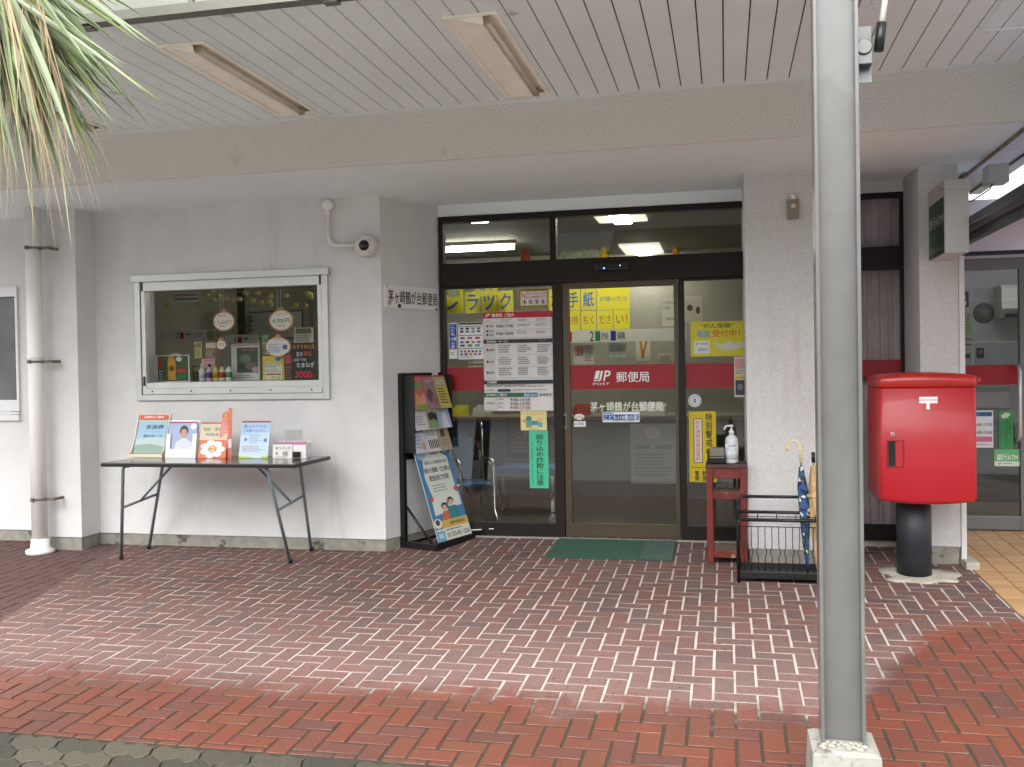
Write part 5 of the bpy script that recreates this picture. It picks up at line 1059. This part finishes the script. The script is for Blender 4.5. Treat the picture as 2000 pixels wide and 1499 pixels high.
MB().loops([lvl(outline(hw-.008, MD-.016, fb_, .03, .008), ML+.001), lvl(outline(hw+.004, MD+.008, fb_, .03, -.004), ML+.009), lvl(outline(hw+.004, MD+.008, fb_, .03, -.004), MZ1-.03), lvl(outline(hw-.012, MD-.02, fb_, .03, .012), MZ1-.020, .012), lvl(outline(hw-.06, MD-.12, fb_, .03, .06), MZ1-.014, .016), lvl(outline(hw-.2, MD-.4, fb_, .03, .2), MZ1-.010, .016)]).build('lid', mat('lid red enamel', '#b02622', .3, var=.05, vs=3, coat=.12), pb)
bx('side_flap', POSTRED, pb, hw+.004, hw+.03, .02, .3, ML+.03, MZ1-.035, bev=.004)
rp = xr(1755, 1824, 1050, MYF+.2); prr = (rp[1]-rp[0])/2
MB().lathe([(prr, fz(6.9)-.02), (prr, MZ0+.05)], ((rp[0]+rp[1])/2-MCX, .28, 0), 36).build('pillar', mat('charcoal enamel', '#25272e', .5, var=.08, vs=8, bump=.05, bs=40), pb)
def onbox(px, py): q = P(px, py, MYF-fb_*.8); return q.x-MCX, q.z
def fy_(x): return -fb_*(1-min(1, (x/(hw-.03))**2))
mk = MB()
for (a, b, c, d) in ((1795, 775.5, 1831, 781), (1795, 782.5, 1831, 788), (1809, 788, 1815.5, 800)):
    x0, z1_ = onbox(a, b); x1, z0_ = onbox(c, d); ym = min(fy_(x0), fy_(x1), fy_((x0+x1)/2)); mk.box(x0, x1, ym-.002, ym+.004, z0_, z1_)
mk.build('postal_mark', WHITE, pb)
x0, z0_ = onbox(1744, 849); MB().lathe([(.014, -.004), (.014, .004), (.011, .006)], (x0, fy_(x0), z0_), 18, Rx).build('key_lock', CHROME, pb)
mb = MB(); mb.lathe([(.005, .0062), (.005, .007)], (x0, fy_(x0), z0_), 10, Rx); mb.build('keyhole', VOID, pb)
x0, z1_ = onbox(1735, 862); x1, z0_ = onbox(1764, 911); ym = fy_(x1)
mb = MB(); g_ = .006
mb.box(x0, x1, ym-.006, ym+.01, z1_, z1_+g_, bev=.001); mb.box(x0, x1, ym-.006, ym+.01, z0_-g_, z0_, bev=.001); mb.box(x0-g_, x0, ym-.006, ym+.01, z0_-g_, z1_+g_, bev=.001); mb.box(x1, x1+g_, ym-.006, ym+.01, z0_-g_, z1_+g_, bev=.001); wn = mb.build('window_frame', mat('dark red edge', '#7a101c', .4), pb)
bx('dark_window', mat('black window', '#0b0c0e', .12, var=0), wn, x0, x0+(x1-x0)*.48, ym-.004, ym+.01, z0_, z1_); bx('red_shutter', POSTRED, wn, x0+(x1-x0)*.48, x1, ym-.002, ym+.01, z0_, z1_)
# cement round the pillar foot
mb = MB(); cxp = (rp[0]+rp[1])/2; pts = []
for k in range(40):
    a_ = 2*math.pi*k/40; r_ = 1+.12*math.sin(3*a_+1)+.08*math.sin(7*a_)+random.uniform(-.04, .04)
    pts.append((cxp+.03+.23*r_*max(-1, min(1, 1.25*math.cos(a_))), 6.83+.19*r_*max(-1, min(1, 1.25*math.sin(a_)))))
mb.loops([[(x, y, fz(y)-.004) for x, y in pts], [(x*1, y, fz(y)+.003) for x, y in pts], [(cxp+(x-cxp)*.6, 6.83+(y-6.83)*.6, fz(y)+.009) for x, y in pts]])
mb.build('cement_patch', CEMENT)['kind'] = 'structure'
# ---------------------------------------------------------------- cash machine corner
gs = PX(1843, 350, 1.40); sx = 1.40
sf = P(1843, 352, 6.66); sfr = P(1892, 348, 6.66); sz1, sz0 = P(1868, 350, 6.66).z, P(1868, 494, 6.66).z
sg = thing('projecting_sign', 'projecting box sign with green cash machine face on the right pillar', 'sign', (sf.x, 6.66, sz0)); w_ = sfr.x-sf.x; d_ = YPIL-6.66; h_ = sz1-sz0
bx('box', mat('pale grey metal', '#b9bab6', .4, .2, var=.05, vs=2), sg, .004, w_, 0, d_, 0, h_, bev=.004)
bx('seam', mat('seam grey', '#8a8b88', .5), sg, .006, w_-.002, -.0008, -.0002, h_*.855, h_*.86)
fp = MB().box(0, d_, 0, .004, 0, h_).build('sign_face', ink('#b9b4ae'), sg); fp.location = (.003, d_, 0); fp.rotation_euler = (0, 0, -math.pi/2)
prints(fp, d_, h_, [Rr(.04, .22, .97, .99, '#123a24'), Tx('JP', .75, .08, .8, .14, '#7a2a2a', sl=.2), Tx('BANK', .82, .09, .95, .13, '#7a4a4a'), Tx('銀行ATM', .08, .42, .92, .58, '#a9b8a8', b=.03), Rr(.06, .68, .5, .97, '#2c5a1e'), Tx('JP', .12, .86, .3, .94, '#9ab08a', b=.03, sl=.2), Tx('ゆうちょ', .36, .87, .9, .94, '#8aa08a', b=.02)])
YA = 8.35
ax0 = rx1+.03; ax1 = 3.6
at = thing('cash_corner_entrance', 'grey aluminium glass door of the cash machine corner at the right edge', 'door', (0, YA, fz(YA)))
az_ = lambda px, py: P(px, py, YA).z-fz(YA)
zt1 = az_(1940, 527); zb1 = az_(1950, 1022); zl1 = az_(1950, 765); zl0 = az_(1950, 797)
mb = MB(); st0 = P(1992, 700, YA).x
mb.box(ax0, ax1, 0, .05, zt1, zt1+.09, bev=.003); mb.box(ax0, ax0+.03, 0, .05, .0, zt1); mb.box(ax0+.03, st0, .002, .048, .01, .12, bev=.003); mb.box(ax0+.03, st0, .002, .048, zl0, zl1, bev=.003); mb.box(st0, st0+.07, 0, .05, .01, zt1, bev=.003); mb.box(st0+.07, ax1, .01, .05, .01, .12)
mb.build('door_frame', ALUG, at)
bx('pane', GLASS, at, ax0+.03, ax1, .024, .03, .12, zt1)
bz_0, bz_1 = az_(1940, 752), az_(1940, 713)
bx('red_band', RED, at, ax0+.031, st0, .02, .022, bz_0, bz_1)
hx = P(1994, 780, YA-.1).x; MB().tube([(hx, 0, az_(1990, 865)), (hx, -.07, az_(1990, 850)), (hx, -.07, az_(1990, 725)), (hx, 0, az_(1990, 712))], .015, 12).build('handle', mat('satin steel', '#c8c8c8', .35, .6, var=0), at)
YAs = YA+.018
cardpx('hours_notice', 'white notice of hours with pink footer on the cash corner door', 'notice', (1895, 802, 1940, 875), YAs, [Rr(.1, .04, .95, .16, '#3a7ab0'), Tx('営業時間', .4, .06, .92, .14, '#103050', b=.02), Tx('8:45-17:30', .2, .34, .95, .42, '#3a3a3e', b=.02), Tx('9:00-17:00', .2, .55, .95, .63, '#3a3a3e', b=.02), Rr(.2, .7, .95, .84, '#d86a94'), Bb(.2, .9, .95, .95, 1, '#888888')], base='#e4e8ee', t=.002)
cardpx('green_notice', 'green vertical notice with leaf emblem on the cash corner door', 'notice', (1951, 803, 1979, 877), YAs, [Gg([(.15, .12), (.5, .04), (.85, .08), (.6, .18), (.25, .2)], '#d8e6d4'), Tx('その電話は', .68, .24, .86, .62, '#123a24', True, .0), Tx('振込め詐欺では', .42, .24, .6, .92, '#123a24', True, .0), Tx('ないですか？', .16, .22, .34, .7, '#123a24', True, .0), Rr(.08, .3, .1, .95, '#123a24')], base='#3a9a5c', t=.002)
cardpx('bank_sticker', 'light green bank machine sticker below the vertical green notice', 'sticker', (1942, 878, 1992, 911), YAs, [Rr(0, 0, 1, .72, '#6cba80'), Tx('銀行ATM', .1, .28, .92, .66, '#eef6ee', b=.03), Tx('JP', .15, .8, .28, .93, '#445544', b=.02), Bb(.35, .82, .9, .93, 1, '#7a8a7a')], base='#dfeee0', t=.002)
mb = MB(); mb.box(ax0-.05, ax1+.2, 10.3, 10.4, -.1, 2.9); mb.box(ax1+.1, ax1+.2, YA+.06, 10.3, -.1, 2.9); mb.box(rx1+.001, ax0+.02, YPIL+1.0, 10.3, -.1, 2.9); mb.build('cash_corner_wall', mat('cash corner wall', '#a8a9a8', .7, var=.03), bld)
bx('cash_corner_floor', mat('lobby floor', '#56524b'), bld, rx1, ax1+.2, YA+.06, 10.3, -.08, fz(YA)); bx('cash_corner_ceiling', PINK, bld, rx1, ax1+.2, YA+.06, 10.4, 2.62, 2.7)
mb = MB(); mb.box(rx1+.0, ax1+.2, YA, YA+.05, fz(YA)+zt1+.092, 2.7); mb.build('cash_corner_head', mat('lavender panel', '#c9c7d2', .6, var=.02), bld)
a = P(1962, 565, 9.9); ac = thing('air_conditioner', 'white wall air conditioner inside the cash machine corner', 'air conditioner', (a.x, 10.0, P(1980, 618, 9.9).z))
MB().prism([(0, .28, 0), (0, .10, 0), (0, 0, .08), (0, 0, .28), (0, .04, .31), (0, .28, .31)], (.8, 0, 0)).build('body', mat('cream case', '#d8d6c8', .4, var=.02), ac); bx('outlet_flap', VOID, ac, .05, .75, .02, .09, -.004, .03)
c = P(1922, 612, 10.29); o = MB().lathe([(.10, 0), (.10, .01), (.075, .014), (.055, .05), (0, .055)], n=24, M=Rx).build('round_speaker', mat('grey dial', '#6a6a64', .5)); o.location = (c.x, 10.298, c.z); tag(o, 'round wall dial inside the cash machine corner', 'speaker')
poster((1876, 570, 1892, 600), 10.29, 'dark square notice at the left inside the cash corner', '#3a3a38', [Rr(.2, .2, .6, .5, '#b9b9b0'), Rr(.3, .6, .7, .9, '#c9c9c0')], grp='notices in the cash corner')
poster((1876, 612, 1898, 655), 10.29, 'pale yellow-green notice inside the cash corner', '#a9ac8a', [Bb(.1, .1, .9, .9, 6, '#7c7d68')], grp='notices in the cash corner')
poster((1908, 680, 1922, 700), 10.29, 'small brown picture low inside the cash corner', '#5a4c40', [El(.5, .4, .3, .2, '#9a8470')], grp='notices in the cash corner')
poster((1876, 660, 1899, 702), 10.29, 'white rate sheet with dark rules inside the cash corner', '#b0b0a8', [Rr(0, .05, 1, .12, '#6a6a66'), Rr(0, .3, 1, .36, '#6a6a66'), Rr(0, .75, .8, .95, '#2a2a28')], grp='notices in the cash corner')
# cash machine: dark body low behind the glass
k = thing('cash_machine', 'dark grey cash machine behind the cash corner door', 'cash machine', (ax0+.1, 9.4, -.07)); bx('cabinet', mat('dark machine', '#3a3a3c', .5), k, 0, .9, 0, .6, 0, .9, bev=.02); bx('screen_hood', mat('machine grey', '#8a8a86', .5), k, .05, .85, .2, .6, .9, 1.25, bev=.03)
# flat canopy over the cash corner
cn = thing('cash_corner_canopy', 'dark metal flat canopy with frosted roof over the cash machine corner', 'canopy', (0, 0, 0))
DK = mat('dark canopy metal', '#4a4d4c', .35, .5, var=.06); NV = mat('navy beam', '#262a38', .4, .2, var=.05)
cbz1, cbz0 = P(1940, 462, YA-.1).z, P(1940, 497, YA-.1).z
bx('cross_beam', NV, cn, rx1-.04, 3.6, YA-.1, YA-.02, cbz0, cbz1, bev=.003)
kx = rx1+.04; e1 = PX(1950, 388, kx); e0 = PX(1950, 443, kx); sl0, sl1 = YPIL-.15, 4.2
zA, zB = PX(1950, 443, kx).z, PX(1950, 388, kx).z
mb = MB(); mb.box(kx, kx+.05, 4.4, YPIL+.4, zA, zB, bev=.004); mb.tube([(kx-.012, 4.4, (zA*.55+zB*.45)), (kx-.012, YPIL+.4, (zA*.55+zB*.45))], .03, 12); mb.build('side_beam', DK, cn)
bx('side_beam_foot', DK, cn, kx+.001, kx+.049, YPIL+.4, YA-.1, zA+.002, zB-.002)
bx('roof_panel', frosted('frosted polycarbonate', '#dcdae6'), cn, kx+.05, 3.6, 4.4, YA-.1, zA+.06, zA+.068)
# light box and eave at the canopy corner
lb0 = P(1945, 350, 6.9); t = thing('eave_lamp', 'grey lamp box under the eave at the right end of the soffit', 'lamp', (lb0.x, 6.9, lb0.z))
bx('lamp_box', mat('pale grey metal', '#b9bab6'), t, -.06, .07, -.05, .1, -.03, .09, bev=.004); MB().tube([(-.02, 0, -.03), (-.03, .03, -.06), (-.12, .06, -.12), (-.2, .1, -.15)], .005, 6).build('cable', BLACKM, t)
bx('eave_board', mat('eave board', '#c2bfc6', .7, var=.04), bld, SX1+.026, SX1+.36, 5.6, 9.0, ZS+.10, ZS+.13); bx('eave_gutter', DK, bld, SX1+.361, SX1+.45, 5.6, 9.0, ZS+.08, ZS+.2)
# ---------------------------------------------------------------- steel post
YP = 3.58
px0, px1 = P(1593, 700, YP).x, P(1680, 700, YP).x
pz = P(1650, 1446, YP).z
sp_ = thing('steel_post', 'grey painted steel channel post on a white concrete block in the foreground', 'post', ((px0+px1)/2, YP, fz(YP)))
hw_ = (px1-px0)/2; zb_ = pz-fz(YP)
mb = MB(); mb.box(-hw_, -hw_+.013, -.05, .05, zb_, 3.9, bev=.0025); mb.box(hw_-.013, hw_, -.05, .05, zb_, 3.9, bev=.0025); mb.box(-hw_+.013, hw_-.013, -.004, .004, zb_, 3.9); mb.build('beam', STEEL, sp_)
b0_, b1_ = P(1587, 1440, YP-.1).x-(px0+px1)/2, P(1720, 1440, YP-.1).x-(px0+px1)/2
mb = MB(); mb.loops([[(b0_-.01, -.15, -.05), (b1_+.012, -.15, -.05), (b1_+.012, .14, -.05), (b0_-.01, .14, -.05)], [(b0_, -.125, zb_-.012), (b1_, -.125, zb_-.012), (b1_, .12, zb_-.012), (b0_, .12, zb_-.012)], [(b0_+.02, -.105, zb_-.001), (b1_-.02, -.105, zb_-.001), (b1_-.02, .10, zb_-.001), (b0_+.02, .10, zb_-.001)]], smooth=False); mb.build('foot_block', mat('white washed concrete', '#a19f97', .9, var=.1, vs=9, bump=.4, bs=45, stain=('#5d5a50', 9, 9, .55, .66)), sp_)
mb = MB(); random.seed(3)
for q in range(26):
    xx = random.uniform(-hw_, hw_); mb.lathe([(0, -.004), (random.uniform(.008, .02), 0), (0, .006)], (xx, -.055+random.uniform(-.03, .03), zb_+.0), 7)
mb.build('mortar_crumbs', CEMENT, sp_)
c0 = P(1683, 100, YP); zc = c0.z-fz(YP)
mb = MB(); zz1, zz0 = P(1700, 44, YP).z-fz(YP), P(1700, 155, YP).z-fz(YP); mb.box(hw_+.0005, hw_+.055, .04, .046, zz0, zz1); mb.build('bracket_plate', mat('galvanised', '#757776', .4, .6, var=.08), sp_)
zm = P(1692, 98, YP).z-fz(YP); mb = MB(); mb.tube([(hw_+.024, .04, zm-.035), (hw_+.024, .04, zm+.055)], .001); mb.lathe([(.028, 0), (.028, .05), (.024, .053)], (hw_+.024, .04, zm+.01), 20, Rx); mb.box(hw_+.003, hw_+.052, -.005, .04, zm-.05, zm+.01, bev=.003); mb.build('clamp', MC['galvanised'], sp_)
ka, kb, kc = P(1716, 100, YP), P(1722, 45, YP), P(1738, -60, YP); off = Vector(((px0+px1)/2, YP, fz(YP)))
MB().tube([ka-off, kb-off], .017, 12).build('conduit_sleeve', BLACKM, sp_); MB().tube([kb-off, kc-off, kc-off+Vector((.04, .05, .25))], .011, 12).build('conduit', PVC, sp_)
# ---------------------------------------------------------------- palm at the upper left corner
random.seed(11)
YPm = 3.0
ctr = P(-40, -95, YPm)
pm = thing('palm_tree', 'palm with drooping sword leaves and brown strands at the upper left corner', 'palm', (ctr.x-.28, YPm+.15, -.235))
off = Vector(pm.location)
mb = MB(); hh = ctr.z+.25+.235; mb.tube([(-.35, 0, 0), (-.2, 0, hh*.5), (.0, 0, hh)], [.11, .09, .08], 12); mb.build('trunk', mat('palm trunk', '#5b4b3a', .95, var=.3, vs=14, bump=1, bs=25), pm)
def leafmat(nm, cols, rough=.55):
    m = bpy.data.materials.new(nm); m.use_nodes = True; n = m.node_tree.nodes; l = m.node_tree.links; b = n['Principled BSDF']
    g = n.new('ShaderNodeNewGeometry'); c = ramp(n, l, g.outputs['Random Per Island'], [(i/(len(cols)-1), lin(x)) for i, x in enumerate(cols)])
    l.new(c, b.inputs['Base Color']); b.inputs['Roughness'].default_value = rough; b.inputs['Specular IOR Level'].default_value = .3
    return m
LEAF = leafmat('palm leaf', ['#5b6c4c', '#76865c', '#95a386', '#66774e', '#a6b197', '#8c9652', '#6f7f5c'])
DEAD = leafmat('dry palm strand', ['#97846a', '#a8977c', '#7d6a55', '#bfb294', '#a39a6c'], .8)
def blade(mb, base, ang, ln, wd, depth, droop, seg=9):
    d = Vector((math.cos(ang), depth, -math.sin(ang))).normalized()
    side = Vector((math.sin(ang), random.uniform(-.6, .6), math.cos(ang))).normalized()
    Lc = []; p = Vector(base)
    for i in range(seg+1):
        s_ = i/seg; w_ = wd*(.55+.45*math.sin(min(1, s_*2.2)*math.pi/2))*(1-max(0, (s_-.35)/.65)**1.4)+.0006
        mid = Vector((0, -.25*w_, 0))
        Lc.append((p-side*w_/2, p+mid, p+side*w_/2))
        d = (d+Vector((0, 0, -droop/seg))).normalized(); p = p+d*(ln/seg)
    R = [[mb.bm.verts.new(q) for q in r] for r in Lc]
    for A, B in zip(R, R[1:]):
        for k in range(2):
            f = mb._f((A[k], A[k+1], B[k+1], B[k]))
mb = MB()
S_ = YPm/FOC/.976
for i in range(210):
    ang = math.radians(random.uniform(26, 98)); b = P(random.uniform(-70, 15), random.uniform(-130, 0), YPm+random.uniform(-.12, .22))-off
    ln = random.uniform(300, 470)*S_; blade(mb, b, ang, ln, random.uniform(.015, .038), random.uniform(-.25, .25), random.uniform(.1, .35))
for k in range(8):                  # the long outer leaves seen against the ceiling
    ang = math.radians(30+k*5.5); b = P(20+random.uniform(-30, 10), -20+k*6, YPm)-off; blade(mb, b, ang, random.uniform(300, 350)*S_, .042, random.uniform(-.05, .1), .16)
for i in range(70):                 # the rest of the crown, out of the picture
    ang = math.radians(random.uniform(100, 380)); b = Vector((random.uniform(-.1, .05), random.uniform(-.1, .1), hh+random.uniform(-.1, .1))); blade(mb, b, ang, random.uniform(.5, .75), .03, random.uniform(-.9, .9), .5)
mb.build('fronds', LEAF, pm, norm=False)
mb = MB()
for i in range(70):
    ang = math.radians(random.uniform(62, 98)); b = P(random.uniform(-30, 75), random.uniform(-90, 20), YPm+random.uniform(-.2, .1))-off
    blade(mb, b, ang, random.uniform(280, 560)*S_, random.uniform(.004, .010), random.uniform(-.15, .15), random.uniform(.3, .7), 10)
mb.build('dead_fronds', DEAD, pm, norm=False)

# ---------------------------------------------------------------- across the street (seen mirrored in the panes)
for (hx0, hx1, hh_, wc_, lb) in ((-15, -4.5, 5.6, '#8d8a80', 'beige two-storey house across the street, left one'), (2, 11, 5.2, '#77736e', 'grey two-storey house across the street, right one')):
    h = thing('opposite_house', lb, 'house', (0, -19, 0))
    bx('wall', mat('house wall '+wc_, wc_, .9), h, hx0, hx1, -7, 0, -.23, hh_)
    MB().prism([(hx0-.5, .5, hh_+.002), (hx0-.5, -3.5, hh_+2.2), (hx0-.5, -7.5, hh_+.002)], (hx1-hx0+1, 0, 0)).build('roof', mat('dark roof tile', '#3b3d42', .7), h)
    for q in range(3):
        for z in (.9, 3.5):
            a_ = hx0+1+q*(hx1-hx0-1)/3; f = bx('window', ALUW, h, a_, a_+1.7, .001, .06, z, z+1.2); bx('pane', MC['black window'], f, a_+.06, a_+1.64, .061, .07, z+.06, z+1.14)
random.seed(5); mb = MB()  # tall hedge behind the camera, raised to block bright sky from the transom reflections
for q in range(30000):
    x_ = random.uniform(-30, 22); top_ = 10.2+1.1*math.sin(x_*.7)+.6*math.sin(x_*1.9+1)
    z_ = random.uniform(-.2, top_); c = Vector((x_, -28+random.uniform(.1, 1.3)*(1-.4*z_/7), z_))
    a_ = Vector((random.uniform(-1, 1), random.uniform(-1, 1), random.uniform(-1, 1))).normalized()*.19; b_ = a_.orthogonal().normalized()*.14
    mb.face([c-a_, c+b_, c+a_, c-b_])
xs = [-30+.5*i for i in range(105)]
tp = lambda x_: 9.8+1.1*math.sin(x_*.7)+.6*math.sin(x_*1.9+1)
for x0, x1 in zip(xs, xs[1:]): mb.face([(x0, -28, -.23), (x1, -28, -.23), (x1, -28, tp(x1)), (x0, -28, tp(x0))])
tag(mb.build('sky_screen_hedge', leafmat('hedge leaf', ['#2c3a20', '#3c4a2a', '#4a5a34'], .6), norm=False), kind='stuff')
t = thing('cash_corner_fill_lamp', 'unseen lit ceiling panel added to brighten the inside of the cash machine corner', 'ceiling light', (2.2, 9.0, 2.6)); bx('lamp_tube', mat('cool fill lamp', '#eef2ff', .4, var=0, emit=5.), t, 0, .9, 0, .15, -.04, .015, bev=.006)  # unseen panel, added as fill light for the cash corner interior
